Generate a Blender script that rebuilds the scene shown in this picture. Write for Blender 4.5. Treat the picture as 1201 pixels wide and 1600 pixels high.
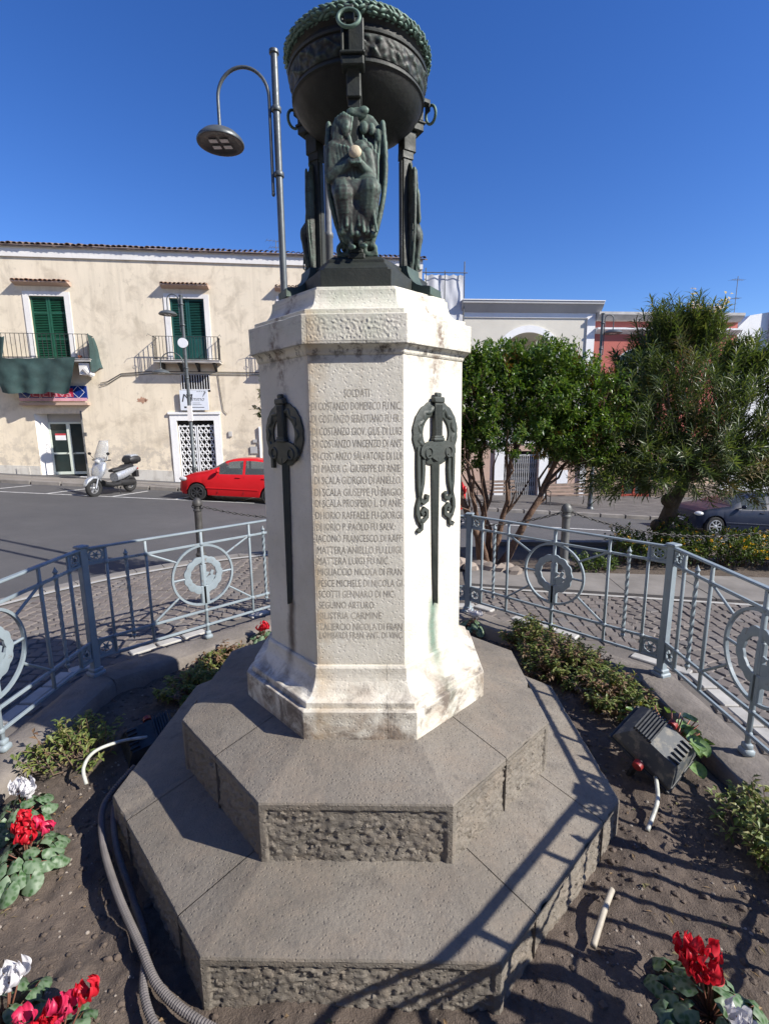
import bpy, bmesh, math, random
from math import sin, cos, pi, radians, sqrt, atan2, hypot
from mathutils import Vector, Matrix, noise
random.seed(11)
D = bpy.data
SC = bpy.context.scene
for _o in list(D.objects): D.objects.remove(_o)
C = SC.collection

# ------------------------------------------------------------------ camera
cam = D.cameras.new('camera'); camo = D.objects.new('camera', cam); C.objects.link(camo)
_F = Vector((-0.02110683, 0.98403307, -0.17672978)).normalized()
_R = Vector((0.99976291, 0.01982819, -0.00899811)).normalized()
_U = _R.cross(_F)
camo.matrix_world = Matrix(((_R.x, _U.x, -_F.x, 0.1378), (_R.y, _U.y, -_F.y, -2.2061), (_R.z, _U.z, -_F.z, 1.70), (0, 0, 0, 1)))
cam.sensor_fit = 'HORIZONTAL'; cam.sensor_width = 36.0; cam.lens = 750.56 / 1201 * 36
cam.clip_start = 0.05; cam.clip_end = 1500
SC.camera = camo

# ------------------------------------------------------------------ sky and sun
SUN_EL, SUN_AZ = radians(35.4), radians(110.3)      # azimuth from +Y towards +X
wd = D.worlds.new('World'); SC.world = wd; wd.use_nodes = True
_nt = wd.node_tree; _nt.nodes.clear()
_sky = _nt.nodes.new('ShaderNodeTexSky'); _sky.sky_type = 'NISHITA'; _sky.sun_disc = False
_sky.sun_elevation = SUN_EL; _sky.sun_rotation = SUN_AZ
_sky.altitude = 0; _sky.air_density = 1.0; _sky.dust_density = 0.15; _sky.ozone_density = 5.0
_bg = _nt.nodes.new('ShaderNodeBackground'); _bg.inputs[1].default_value = 0.110
_hs = _nt.nodes.new('ShaderNodeHueSaturation'); _hs.inputs['Hue'].default_value = 0.516; _hs.inputs['Saturation'].default_value = 1.225
_wo = _nt.nodes.new('ShaderNodeOutputWorld')
_nt.links.new(_sky.outputs[0], _hs.inputs['Color']); _nt.links.new(_hs.outputs[0], _bg.inputs[0]); _nt.links.new(_bg.outputs[0], _wo.inputs[0])
sl = D.lights.new('sun', 'SUN'); sl.energy = 5.0; sl.angle = radians(0.53); sl.color = (1.0, 0.945, 0.86)
slo = D.objects.new('sun', sl); C.objects.link(slo); slo.location = (20, -8, 20)
TOSUN = Vector((sin(SUN_AZ) * cos(SUN_EL), cos(SUN_AZ) * cos(SUN_EL), sin(SUN_EL)))
slo.rotation_euler = TOSUN.to_track_quat('Z', 'Y').to_euler()
vs = SC.view_settings; vs.view_transform = 'Standard'; vs.look = 'None'; vs.exposure = 0.62; vs.gamma = 1.0
vs.use_curve_mapping = False
SC.render.engine = 'CYCLES'; SC.cycles.max_bounces = 6; SC.cycles.transparent_max_bounces = 12

# ------------------------------------------------------------------ mesh helpers
def rot(ax, a): return Matrix.Rotation(a, 4, ax)
def tr(x, y, z): return Matrix.Translation((x, y, z))
def frame(o, x, y, z):
    return Matrix(((x[0], y[0], z[0], o[0]), (x[1], y[1], z[1], o[1]), (x[2], y[2], z[2], o[2]), (0, 0, 0, 1)))
def nz(x, y, z, s=1.0): return noise.noise(Vector((x * s, y * s, z * s)))

class MB:
    def __init__(self): self.v = []; self.f = []; self.m = None
    def add(self, vs, fs, M=None):
        n = len(self.v)
        if M is None: M = self.m
        elif self.m is not None: M = self.m @ M
        if M is not None: vs = [M @ Vector(p) for p in vs]
        self.v += [tuple(p) for p in vs]; self.f += [tuple(i + n for i in q) for q in fs]
        return self
    def box(self, x0, x1, y0, y1, z0, z1, M=None, ch=0.0):
        if ch <= 0:
            vs = [(x0,y0,z0),(x1,y0,z0),(x1,y1,z0),(x0,y1,z0),(x0,y0,z1),(x1,y0,z1),(x1,y1,z1),(x0,y1,z1)]
            return self.add(vs, [(0,3,2,1),(4,5,6,7),(0,1,5,4),(1,2,6,5),(2,3,7,6),(3,0,4,7)], M)
        c = min(ch, (x1-x0)*.45, (y1-y0)*.45, (z1-z0)*.45)
        def ring(e, z): return [(x0+e,y0,z),(x1-e,y0,z),(x1,y0+e,z),(x1,y1-e,z),(x1-e,y1,z),(x0+e,y1,z),(x0,y1-e,z),(x0,y0+e,z)]
        def inr(z): return [(x0+c*1.4,y0+c,z),(x1-c*1.4,y0+c,z),(x1-c,y0+c*1.4,z),(x1-c,y1-c*1.4,z),(x1-c*1.4,y1-c,z),(x0+c*1.4,y1-c,z),(x0+c,y1-c*1.4,z),(x0+c,y0+c*1.4,z)]
        vs = inr(z0) + ring(c, z0+c) + ring(c, z1-c) + inr(z1)
        fs = [tuple(range(7,-1,-1)), tuple(range(24,32))]
        for k in range(3):
            for i in range(8): fs.append((k*8+i, k*8+(i+1)%8, k*8+8+(i+1)%8, k*8+8+i))
        return self.add(vs, fs, M)
    def prism(self, poly, z0, z1, M=None):
        n = len(poly)
        vs = [(p[0], p[1], z0) for p in poly] + [(p[0], p[1], z1) for p in poly]
        fs = [tuple(range(n-1,-1,-1)), tuple(range(n, 2*n))] + [(i, (i+1)%n, n+(i+1)%n, n+i) for i in range(n)]
        return self.add(vs, fs, M)
    def tube(self, pts, r, n=8, caps=True, M=None, flat=1.0, closed=False):
        P = [Vector(p) for p in pts]; k = len(P)
        rs = list(r) if isinstance(r, (list, tuple)) else [r]*k
        vs = []; up = None
        for i in range(k):
            a = P[(i-1) % k] if (i > 0 or closed) else P[i]
            b = P[(i+1) % k] if (i < k-1 or closed) else P[i]
            t = (b-a)
            t = t.normalized() if t.length > 1e-9 else Vector((0,0,1))
            if up is None:
                up = Vector((0,0,1)) if abs(t.z) < .9 else Vector((0,1,0))
            x = t.cross(up)
            if x.length < 1e-5: x = t.cross(Vector((1,0,0)))
            x.normalize(); y = x.cross(t); up = y if not closed else up
            for j in range(n):
                an = 2*pi*j/n
                vs.append(P[i] + x*(rs[i]*cos(an)) + y*(rs[i]*flat*sin(an)))
        fs = []
        for i in range(k if closed else k-1):
            i2 = (i+1) % k
            for j in range(n): fs.append((i*n+j, i*n+(j+1)%n, i2*n+(j+1)%n, i2*n+j))
        if caps and not closed:
            fs.append(tuple(range(n-1,-1,-1))); fs.append(tuple((k-1)*n+j for j in range(n)))
        return self.add(vs, fs, M)
    def bar(self, a, b, r, n=8, M=None): return self.tube([a, b], r, n, True, M)
    def lathe(self, prof, n=24, M=None, a0=0.0, a1=2*pi):
        full = abs(a1-a0-2*pi) < 1e-6; m = n if full else n+1; k = len(prof); vs = []
        for (r, z) in prof:
            for j in range(m):
                a = a0+(a1-a0)*j/n; vs.append((r*cos(a), r*sin(a), z))
        fs = []
        for i in range(k-1):
            for j in range(n):
                j2 = (j+1) % m; fs.append((i*m+j, i*m+j2, (i+1)*m+j2, (i+1)*m+j))
        return self.add(vs, fs, M)
    def ball(self, c, r, nu=12, nv=8, M=None):
        if not isinstance(r, (list, tuple)): r = (r, r, r)
        vs = [(c[0], c[1], c[2]-r[2])]
        for i in range(1, nv):
            ph = -pi/2+pi*i/nv
            for j in range(nu):
                a = 2*pi*j/nu; vs.append((c[0]+r[0]*cos(ph)*cos(a), c[1]+r[1]*cos(ph)*sin(a), c[2]+r[2]*sin(ph)))
        vs.append((c[0], c[1], c[2]+r[2])); fs = []; L = len(vs)-1
        for j in range(nu): fs.append((0, 1+(j+1)%nu, 1+j))
        for i in range(nv-2):
            for j in range(nu): fs.append((1+i*nu+j, 1+i*nu+(j+1)%nu, 1+(i+1)*nu+(j+1)%nu, 1+(i+1)*nu+j))
        for j in range(nu): fs.append((L, 1+(nv-2)*nu+j, 1+(nv-2)*nu+(j+1)%nu))
        return self.add(vs, fs, M)
    def torus(self, c, R, r, n=32, m=8, M=None, ax='Y', sx=1.0, sz=1.0):
        vs = []
        for i in range(n):
            a = 2*pi*i/n
            for j in range(m):
                b = 2*pi*j/m; q = R+r*cos(b); h = r*sin(b)
                p = {'Y': (q*cos(a)*sx, h, q*sin(a)*sz), 'Z': (q*cos(a)*sx, q*sin(a)*sz, h), 'X': (h, q*cos(a)*sx, q*sin(a)*sz)}[ax]
                vs.append((c[0]+p[0], c[1]+p[1], c[2]+p[2]))
        fs = [(i*m+j, i*m+(j+1)%m, ((i+1)%n)*m+(j+1)%m, ((i+1)%n)*m+j) for i in range(n) for j in range(m)]
        return self.add(vs, fs, M)
    def grid(self, fn, nu, nv, M=None):
        vs = [fn(i/nu, j/nv) for j in range(nv+1) for i in range(nu+1)]
        fs = [(j*(nu+1)+i, j*(nu+1)+i+1, (j+1)*(nu+1)+i+1, (j+1)*(nu+1)+i) for j in range(nv) for i in range(nu)]
        return self.add(vs, fs, M)
    def mesh(self, name, mat=None, smooth=None):
        me = D.meshes.new(name); me.from_pydata(self.v, [], self.f); me.update()
        bm = bmesh.new(); bm.from_mesh(me); bmesh.ops.recalc_face_normals(bm, faces=bm.faces); bm.to_mesh(me); bm.free()
        if mat is not None: me.materials.append(mat)
        shade(me, smooth)
        return me
    def build(self, name, mat, parent=None, smooth=None, loc=None, rz=0.0):
        o = D.objects.new(name, self.mesh(name, mat, smooth)); C.objects.link(o)
        if parent is not None: o.parent = parent
        if loc is not None: o.location = loc
        if rz: o.rotation_euler.z = rz
        return o
def shade(me, smooth):
    if smooth is None: return
    me.polygons.foreach_set('use_smooth', [True]*len(me.polygons))
    if smooth < 179: me.set_sharp_from_angle(angle=radians(smooth))
def rawbuild(mb, name, mat, parent=None, smooth=None):
    """no normal recalculation: leaves and other open sheets"""
    me = D.meshes.new(name); me.from_pydata(mb.v, [], mb.f); me.update()
    if mat is not None: me.materials.append(mat)
    shade(me, smooth)
    o = D.objects.new(name, me); C.objects.link(o)
    if parent is not None: o.parent = parent
    return o
def tag(o, label=None, cat=None, group=None, kind=None):
    if label: o['label'] = label
    if cat: o['category'] = cat
    if group: o['group'] = group
    if kind: o['kind'] = kind
    return o
def thing(name, label, cat, loc=(0,0,0), rz=0.0, group=None, M=None):
    o = D.objects.new(name, None); C.objects.link(o); o.empty_display_size = .1
    if M is not None: o.matrix_world = M
    else: o.location = loc; o.rotation_euler.z = rz
    return tag(o, label, cat, group)
def copy_tree(o, parent=None):
    c = o.copy(); C.objects.link(c); c.parent = parent
    for ch in list(o.children): copy_tree(ch, c)
    return c
def dupe(me, name, parent, M=None):
    o = D.objects.new(name, me); C.objects.link(o); o.parent = parent
    if M is not None: o.matrix_local = M
    return o

# ------------------------------------------------------------------ materials
class NT:
    def __init__(self, name):
        self.mat = D.materials.new(name); self.mat.use_nodes = True
        self.nt = self.mat.node_tree; self.nt.nodes.clear()
        self.out = self.n('ShaderNodeOutputMaterial'); self.b = self.n('ShaderNodeBsdfPrincipled')
        self.nt.links.new(self.b.outputs[0], self.out.inputs[0]); self._pos = None
    def n(self, t): return self.nt.nodes.new(t)
    def l(self, a, b): self.nt.links.new(a, b)
    def set(self, node, k, v):
        if hasattr(v, 'is_output') or isinstance(v, bpy.types.NodeSocket): self.l(v, node.inputs[k])
        else: node.inputs[k].default_value = v
    def pos(self, obj=False):
        if obj:
            t = self.n('ShaderNodeTexCoord'); return t.outputs['Object']
        if self._pos is None: self._pos = self.n('ShaderNodeNewGeometry').outputs['Position']
        return self._pos
    def mapped(self, v, scale=(1,1,1), loc=(0,0,0), rt=(0,0,0)):
        m = self.n('ShaderNodeMapping'); self.l(v, m.inputs[0]); m.inputs['Scale'].default_value = scale
        m.inputs['Location'].default_value = loc; m.inputs['Rotation'].default_value = rt; return m.outputs[0]
    def noise(self, scale, detail=4, rough=.55, vec=None, dist=0.0):
        t = self.n('ShaderNodeTexNoise'); self.l(vec if vec is not None else self.pos(), t.inputs['Vector'])
        t.inputs['Scale'].default_value = scale; t.inputs['Detail'].default_value = detail
        t.inputs['Roughness'].default_value = rough; t.inputs['Distortion'].default_value = dist; return t.outputs[0]
    def voro(self, scale, feature='F1', vec=None, out=0):
        t = self.n('ShaderNodeTexVoronoi'); t.feature = feature; self.l(vec if vec is not None else self.pos(), t.inputs['Vector'])
        t.inputs['Scale'].default_value = scale; return t.outputs[out]
    def ramp(self, fac, stops, interp='LINEAR'):
        r = self.n('ShaderNodeValToRGB'); self.l(fac, r.inputs[0]); r.color_ramp.interpolation = interp
        e = r.color_ramp.elements
        while len(e) < len(stops): e.new(.5)
        for i, (p, c) in enumerate(stops):
            e[i].position = p
            e[i].color = (c, c, c, 1) if not isinstance(c, (tuple, list)) else (*c[:3], 1)
        return r.outputs[0]
    def mix(self, fac, a, b, mode='MIX'):
        m = self.n('ShaderNodeMix'); m.data_type = 'RGBA'; m.blend_type = mode
        for k, v in ((0, fac), (6, a), (7, b)):
            if isinstance(v, bpy.types.NodeSocket): self.l(v, m.inputs[k])
            else: m.inputs[k].default_value = v if k == 0 else (*v[:3], 1)
        return m.outputs[2]
    def math(self, op, a, b=0.0, c=None):
        m = self.n('ShaderNodeMath'); m.operation = op
        for k, v in ((0, a), (1, b)) + (((2, c),) if c is not None else ()):
            if isinstance(v, bpy.types.NodeSocket): self.l(v, m.inputs[k])
            else: m.inputs[k].default_value = v
        return m.outputs[0]
    def sep(self, v):
        s = self.n('ShaderNodeSeparateXYZ'); self.l(v, s.inputs[0]); return s.outputs
    def maprange(self, v, a, b, c=0.0, d=1.0):
        m = self.n('ShaderNodeMapRange'); self.l(v, m.inputs[0])
        for i, x in enumerate((a, b, c, d)): m.inputs[1+i].default_value = x
        return m.outputs[0]
    def island(self): return self.n('ShaderNodeNewGeometry').outputs['Random Per Island']
    def objrand(self): return self.n('ShaderNodeObjectInfo').outputs['Random']
    def bump(self, h, strength=.3, dist=.01, normal=None):
        b = self.n('ShaderNodeBump'); self.l(h, b.inputs['Height']); b.inputs['Strength'].default_value = strength
        b.inputs['Distance'].default_value = dist
        if normal is not None: self.l(normal, b.inputs['Normal'])
        return b.outputs[0]
    def bevel(self, r=.003):
        b = self.n('ShaderNodeBevel'); b.samples = 4; b.inputs[0].default_value = r; return b.outputs[0]
    def done(self, col, rough=.8, metal=0.0, normal=None, **kw):
        for k, v in (('Base Color', col), ('Roughness', rough), ('Metallic', metal)):
            if isinstance(v, bpy.types.NodeSocket): self.l(v, self.b.inputs[k])
            else: self.b.inputs[k].default_value = (*v[:3], 1) if k == 'Base Color' else v
        if normal is not None: self.l(normal, self.b.inputs['Normal'])
        for k, v in kw.items():
            k = k.replace('_', ' ')
            if isinstance(v, bpy.types.NodeSocket): self.l(v, self.b.inputs[k])
            else: self.b.inputs[k].default_value = v
        return self.mat
def sc3(c, k): return tuple(x*k for x in c)
def simple(name, col, rough=.6, metal=0.0, var=.25, scale=6.0, bump=0.0, bscale=60.0, bdist=.004, bev=0.0, objvar=0.0, **kw):
    """one paint or stone colour with soft blotches and fine grain"""
    t = NT(name)
    c = t.mix(t.ramp(t.noise(scale, 5, .6), [(.3, 0.0), (.7, 1.0)]), sc3(col, 1-var), sc3(col, 1+var*.7))
    if objvar: c = t.mix(t.objrand(), sc3(col, 1-objvar), c, 'MIX') if objvar > 1 else t.mix(1.0, c, t.ramp(t.objrand(), [(0, 1-objvar), (1, 1.0)]), 'MULTIPLY')
    nrm = t.bevel(bev) if bev else None
    if bump: nrm = t.bump(t.noise(bscale, 4, .6), bump, bdist, nrm)
    r = t.maprange(t.noise(scale*3, 3), .3, .7, max(.02, rough-.1), min(1, rough+.1))
    return t.done(c, r, metal, nrm, **kw)
# ------------------------------------------------------------------ shared materials
def leafmat(name, cols, rough=.45, trans=.25, silver=None, tint=(1.3, 1.35, .5)):
    t = NT(name)
    c = t.ramp(t.island(), [(i/(len(cols)-1), q) for i, q in enumerate(cols)])
    c = t.mix(t.maprange(t.noise(9, 3), .35, .65, 0, .35), c, sc3(cols[0], .7))
    if silver:
        v = t.voro(60, 'F1'); m = t.ramp(v, [(.25, 0.0), (.55, 1.0)])
        c = t.mix(t.math('MULTIPLY', m, .55), c, silver)
    tl = t.n('ShaderNodeBsdfTranslucent'); t.l(t.mix(1.0, c, tint, 'MULTIPLY'), tl.inputs[0])
    mx = t.n('ShaderNodeMixShader'); mx.inputs[0].default_value = trans
    t.l(t.b.outputs[0], mx.inputs[1]); t.l(tl.outputs[0], mx.inputs[2]); t.l(mx.outputs[0], t.out.inputs[0])
    return t.done(c, rough)
def m_asphalt():
    t = NT('asphalt')
    big = t.noise(.35, 5, .6); c = t.ramp(big, [(.3, (.052, .052, .056)), (.7, (.088, .086, .088))])
    c = t.mix(t.ramp(t.noise(2.2, 6, .7), [(.45, 0.0), (.75, .55)]), c, (.05, .049, .05))
    g = t.noise(140, 3, .7); c = t.mix(t.ramp(g, [(.5, 0.0), (.8, .6)]), c, (.15, .145, .14))
    return t.done(c, .85, 0, t.bump(g, .5, .006))
def m_cobble():
    t = NT('cobble_stone')
    r = t.math('FRACT', t.math('ADD', t.island(), t.objrand()))
    c = t.ramp(r, [(0, (.125, .108, .098)), (.3, (.165, .145, .13)), (.55, (.145, .122, .11)), (.8, (.19, .165, .147)), (1, (.15, .14, .135))])
    c = t.mix(t.ramp(t.noise(5, 5, .65), [(.4, 0.0), (.7, .45)]), c, (.10, .088, .08))
    g = t.noise(90, 4, .65)
    return t.done(c, .82, 0, t.bump(g, .5, .006))
def m_soil():
    t = NT('garden_soil')
    n1 = t.noise(3.0, 6, .65); n2 = t.noise(38, 5, .7)
    c = t.ramp(n1, [(.3, (.056, .042, .033)), (.55, (.098, .075, .059)), (.75, (.155, .121, .096))])
    c = t.mix(t.ramp(n2, [(.4, 0.0), (.75, .75)]), c, (.155, .122, .097))
    return t.done(c, .95, 0, t.bump(t.math('ADD', t.math('MULTIPLY', n2, .7), t.noise(160, 3, .7)), .8, .010))
def m_trachyte():
    t = NT('grey_trachyte'); p = t.pos()
    n1 = t.noise(1.9, 6, .62); c = t.ramp(n1, [(.28, (.135, .117, .094)), (.5, (.190, .168, .138)), (.72, (.245, .219, .182))])
    c = t.mix(t.ramp(t.noise(6.5, 5, .7, dist=.4), [(.45, 0.0), (.70, .6)]), c, (.235, .19, .145))       # ochre dust
    c = t.mix(t.ramp(t.noise(11, 6, .72), [(.52, 0.0), (.68, .7)]), c, (.11, .098, .084))            # dark blotches
    c = t.mix(t.ramp(t.voro(13), [(.0, .55), (.07, 0.0)]), c, (.08, .075, .07))                        # pits
    g = t.noise(62, 6, .74); pit = t.ramp(t.voro(70), [(.06, 0.0), (.3, 1.0)])
    h = t.math('ADD', g, t.math('MULTIPLY', pit, .45))
    c = t.mix(t.ramp(g, [(.35, .35), (.55, 0.0)]), c, (.11, .10, .09))
    return t.done(c, .9, 0, t.bump(h, .75, .007, t.bevel(.004)))
def m_marble():
    t = NT('weathered_marble'); p = t.pos(); s = t.sep(p); X, Y, Z = s[0], s[1], s[2]
    c = t.ramp(t.noise(4, 6, .6), [(.3, (.565, .53, .44)), (.55, (.68, .645, .555)), (.8, (.74, .71, .635))])
    ang = t.math('ARCTAN2', Y, X)
    # grey-green algae film: strongest high up on the cap and in the middle of the front
    film = t.math('MULTIPLY', t.ramp(t.noise(7, 6, .65), [(.4, 0.0), (.7, 1.0)]), t.ramp(t.maprange(Z, 1.95, 2.25), [(0, .05), (.35, .6), (1, .7)]))
    c = t.mix(t.math('MULTIPLY', film, .8), c, (.47, .53, .41))
    # brown soil and rust stains low down
    low = t.maprange(Z, .80, .52, 0, 1)
    st = t.math('MULTIPLY', t.ramp(t.noise(6.5, 6, .68, dist=.6), [(.44, 0.0), (.62, 1.0)]), t.math('MULTIPLY', low, .85))
    c = t.mix(st, c, (.27, .19, .13))
    st2 = t.math('MULTIPLY', t.ramp(t.noise(9.0, 6, .68, vec=t.mapped(p, (1,1,1), (3,7,2)), dist=.5), [(.47, 0.0), (.63, 1.0)]), t.maprange(Z, .79, .6, 0, .9))
    c = t.mix(st2, c, (.13, .105, .085))
    # run-off streaks hanging from the cap and along the arrises
    strk = t.noise(1.0, 5, .7, vec=t.mapped(p, (22, 22, 1.1)))
    c = t.mix(t.math('MULTIPLY', t.ramp(strk, [(.58, 0.0), (.78, 1.0)]), t.ramp(t.maprange(Z, .75, 1.95), [(0, .06), (.8, .14), (1, .5)])), c, (.40, .32, .25))
    # ochre band along the left margin of the inscribed face
    och = t.math('MULTIPLY', t.ramp(X, [(.0, 0.0), (1, 0.0)]), 1.0)
    edge = t.math('MULTIPLY', t.ramp(t.maprange(X, -.19, -.09), [(0, .0), (.25, 1.0), (1, 0.0)]), t.maprange(Y, -.36, -.40, 0, 1))
    edge = t.math('MULTIPLY', edge, t.ramp(t.noise(9, 5, .65), [(.35, .1), (.65, .75)]))
    c = t.mix(edge, c, (.50, .36, .20))
    # black lichen under the cap
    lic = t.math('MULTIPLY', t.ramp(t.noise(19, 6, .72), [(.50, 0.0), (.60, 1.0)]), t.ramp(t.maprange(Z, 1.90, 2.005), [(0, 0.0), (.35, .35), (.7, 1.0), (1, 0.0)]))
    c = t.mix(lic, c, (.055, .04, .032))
    u1 = t.math('MULTIPLY', t.math('SUBTRACT', X, Y), .7071); u1 = t.math('SUBTRACT', u1, .42)      # outward on the right oblique face
    a1 = t.math('ABSOLUTE', t.math('ADD', t.math('MULTIPLY', t.math('ADD', X, Y), .7071), t.math('MULTIPLY', t.math('SUBTRACT', t.noise(9, 3), .5), .05)))
    run = t.math('MULTIPLY', t.ramp(t.math('MULTIPLY', a1, 14.0), [(.1, 1.0), (.55, 0.0)]), t.ramp(t.maprange(Z, .60, 1.02), [(.15, .2), (.45, 1.0), (.9, 1.0), (1, 0.0)]))
    right = t.math('GREATER_THAN', X, .1)
    c = t.mix(t.math('MULTIPLY', t.math('MULTIPLY', run, right), .85), c, (.10, .21, .15))
    a2 = t.math('ABSOLUTE', t.math('ADD', t.math('MULTIPLY', t.math('SUBTRACT', X, Y), .7071), t.math('MULTIPLY', t.math('SUBTRACT', t.noise(9, 3), .5), .05)))
    run2 = t.math('MULTIPLY', t.ramp(t.math('MULTIPLY', a2, 14.0), [(.1, 1.0), (.5, 0.0)]), t.ramp(t.maprange(Z, .70, 1.0), [(0, .3), (.3, 1.0), (.9, 1.0), (1, 0.0)]))
    c = t.mix(t.math('MULTIPLY', t.math('MULTIPLY', run2, t.math('LESS_THAN', X, -.1)), .9), c, (.075, .055, .045))
    top1 = t.math('MULTIPLY', t.ramp(t.math('MULTIPLY', t.math('MINIMUM', a1, a2), 11.0), [(.08, 1.0), (.5, 0.0)]), t.ramp(t.maprange(Z, 1.78, 1.95), [(0, .3), (1, 1.0)]))
    top1 = t.math('MULTIPLY', top1, t.ramp(t.noise(30, 5, .7), [(.42, 0.0), (.6, 1.0)]))
    c = t.mix(t.math('MULTIPLY', top1, .9), c, (.16, .105, .075))
    # veins on the cap
    w = t.noise(1.0, 4, .6, vec=t.mapped(p, (3, 3, 26)), dist=1.2)
    c = t.mix(t.math('MULTIPLY', t.ramp(w, [(.485, 0.0), (.5, .5), (.515, 0.0)]), t.maprange(Z, 2.0, 2.06, 0, .8)), c, (.3, .27, .22))
    c = t.mix(t.ramp(t.noise(60, 4, .7), [(.58, 0.0), (.72, .35)]), c, (.34, .30, .25))
    h = t.math('ADD', t.noise(48, 5, .7), t.math('MULTIPLY', t.ramp(t.voro(70), [(.1, 0.0), (.35, 1.0)]), .4))
    return t.done(c, .72, 0, t.bump(h, .42, .005, t.bevel(.005)))
def m_bronze(name='patinated_bronze', dark=1.0, green=.5):
    t = NT(name); p = t.pos()
    c = t.ramp(t.noise(5, 6, .6), [(.3, sc3((.011, .0115, .0105), dark)), (.7, sc3((.030, .028, .025), dark))])
    g = t.ramp(t.noise(11, 6, .7, dist=.5), [(.46, 0.0), (.70, green)])
    c = t.mix(t.math('MULTIPLY', g, .75), c, (.095, .150, .118))
    pt = t.n('ShaderNodeNewGeometry').outputs['Pointiness']
    c = t.mix(t.math('MULTIPLY', t.ramp(pt, [(.5, 0.0), (.56, 1.0)]), green), c, (.13, .21, .165))  # pale green patina on raised edges, with highlights put into the colour
    s = t.noise(1, 4, .6, vec=t.mapped(p, (34, 34, 2)))
    c = t.mix(t.ramp(s, [(.58, 0.0), (.78, .45*green)]), c, (.12, .18, .15))
    return t.done(c, t.maprange(t.noise(14, 4), .3, .7, .48, .72), .15, t.bump(t.noise(55, 5, .65), .35, .005, t.bevel(.0025)))
M = {}
M['asphalt'] = m_asphalt(); M['cobble'] = m_cobble(); M['soil'] = m_soil(); M['trachyte'] = m_trachyte(); M['marble'] = m_marble()
M['bronze'] = m_bronze(green=.35); M['bronze_dark'] = m_bronze('dark_bronze', .9, .06); M['bronze_green'] = m_bronze('green_bronze', 1.9, 1.0); M['bronze_grey'] = m_bronze('grey_bronze', 1.9, .10)
M['mortar'] = simple('joint_mortar', (.135, .12, .107), .95, bump=.6, bscale=90)
M['kerbstone'] = simple('kerb_concrete', (.185, .163, .143), .92, var=.35, scale=4, bump=.7, bscale=45, bdist=.008)
M['white_stone'] = simple('white_paving_stone', (.40, .39, .365), .8, var=.25, scale=7, bump=.3)
M['paint_line'] = simple('road_paint', (.50, .50, .49), .8, var=.35, scale=9, bump=.2)
M['slab'] = simple('pavement_slab', (.20, .185, .17), .9, var=.3, scale=2.5, bump=.5, bscale=40)
M['pave_dark'] = simple('dark_paving', (.10, .092, .088), .88, var=.35, scale=1.6, bump=.4)
M['pave_warm'] = simple('pavement', (.20, .18, .16), .9, var=.3, scale=1.2, bump=.4)

# ------------------------------------------------------------------ ground and road
def road_z(x, y):
    x = max(-26, min(26, x)); y = max(-12, min(32, y)); return -.7876 - .07256*x - .0285*y
def build_road():
    xs = [-400, -120, -60, -26] + [i*2.0 for i in range(-12, 13)] + [26, 60, 120, 400]
    ys = [-400, -120, -50, -12, -8, -4] + [i*2.0 for i in range(0, 17)] + [60, 120, 400]
    mb = MB(); n = len(xs)
    vs = [(x, y, road_z(x, y)) for y in ys for x in xs]
    fs = [(j*n+i, j*n+i+1, (j+1)*n+i+1, (j+1)*n+i) for j in range(len(ys)-1) for i in range(n-1)]
    mb.add(vs, fs); tag(rawbuild(mb, 'road', M['asphalt']), kind='structure')
build_road()
def ribbon(pts, w, zf, off, mb):
    """flat strip following pts on the surface zf, off above it"""
    L = []; R = []
    for i, p in enumerate(pts):
        a = pts[max(0, i-1)]; b = pts[min(len(pts)-1, i+1)]
        d = Vector((b[0]-a[0], b[1]-a[1])).normalized(); nx, ny = -d.y*w/2, d.x*w/2
        L.append((p[0]+nx, p[1]+ny, zf(p[0]+nx, p[1]+ny)+off)); R.append((p[0]-nx, p[1]-ny, zf(p[0]-nx, p[1]-ny)+off))
    n = len(pts); mb.add(L+R, [(i, n+i, n+i+1, i+1) for i in range(n-1)])
def seg(a, b, n=12): return [(a[0]+(b[0]-a[0])*i/n, a[1]+(b[1]-a[1])*i/n) for i in range(n+1)]
def wall_y(x): return 20 + .15*x              # facade line of the cream house
def wall2_y(x): return 20.5 + .1*x            # facade line of the houses on the right
mk = MB()
ribbon(seg((-13.2, 12.55), (-4.6, 13.75)), .10, road_z, .006, mk)       # parking bay line along the far kerb
for i in range(5):
    x = -13.0+i*1.95; y = 12.58+i*.272
    ribbon(seg((x, y), (x+.25, y+1.9), 4), .10, road_z, .006, mk)
ribbon(seg((-20, 11.9), (-14.3, 12.6)), .10, road_z, .006, mk)
ribbon(seg((2.0, 12.6), (22, 13.9)), .12, road_z, .006, mk)             # edge line in front of the far right kerb
tag(rawbuild(mk, 'road_marking', M['paint_line']), kind='structure')

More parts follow.
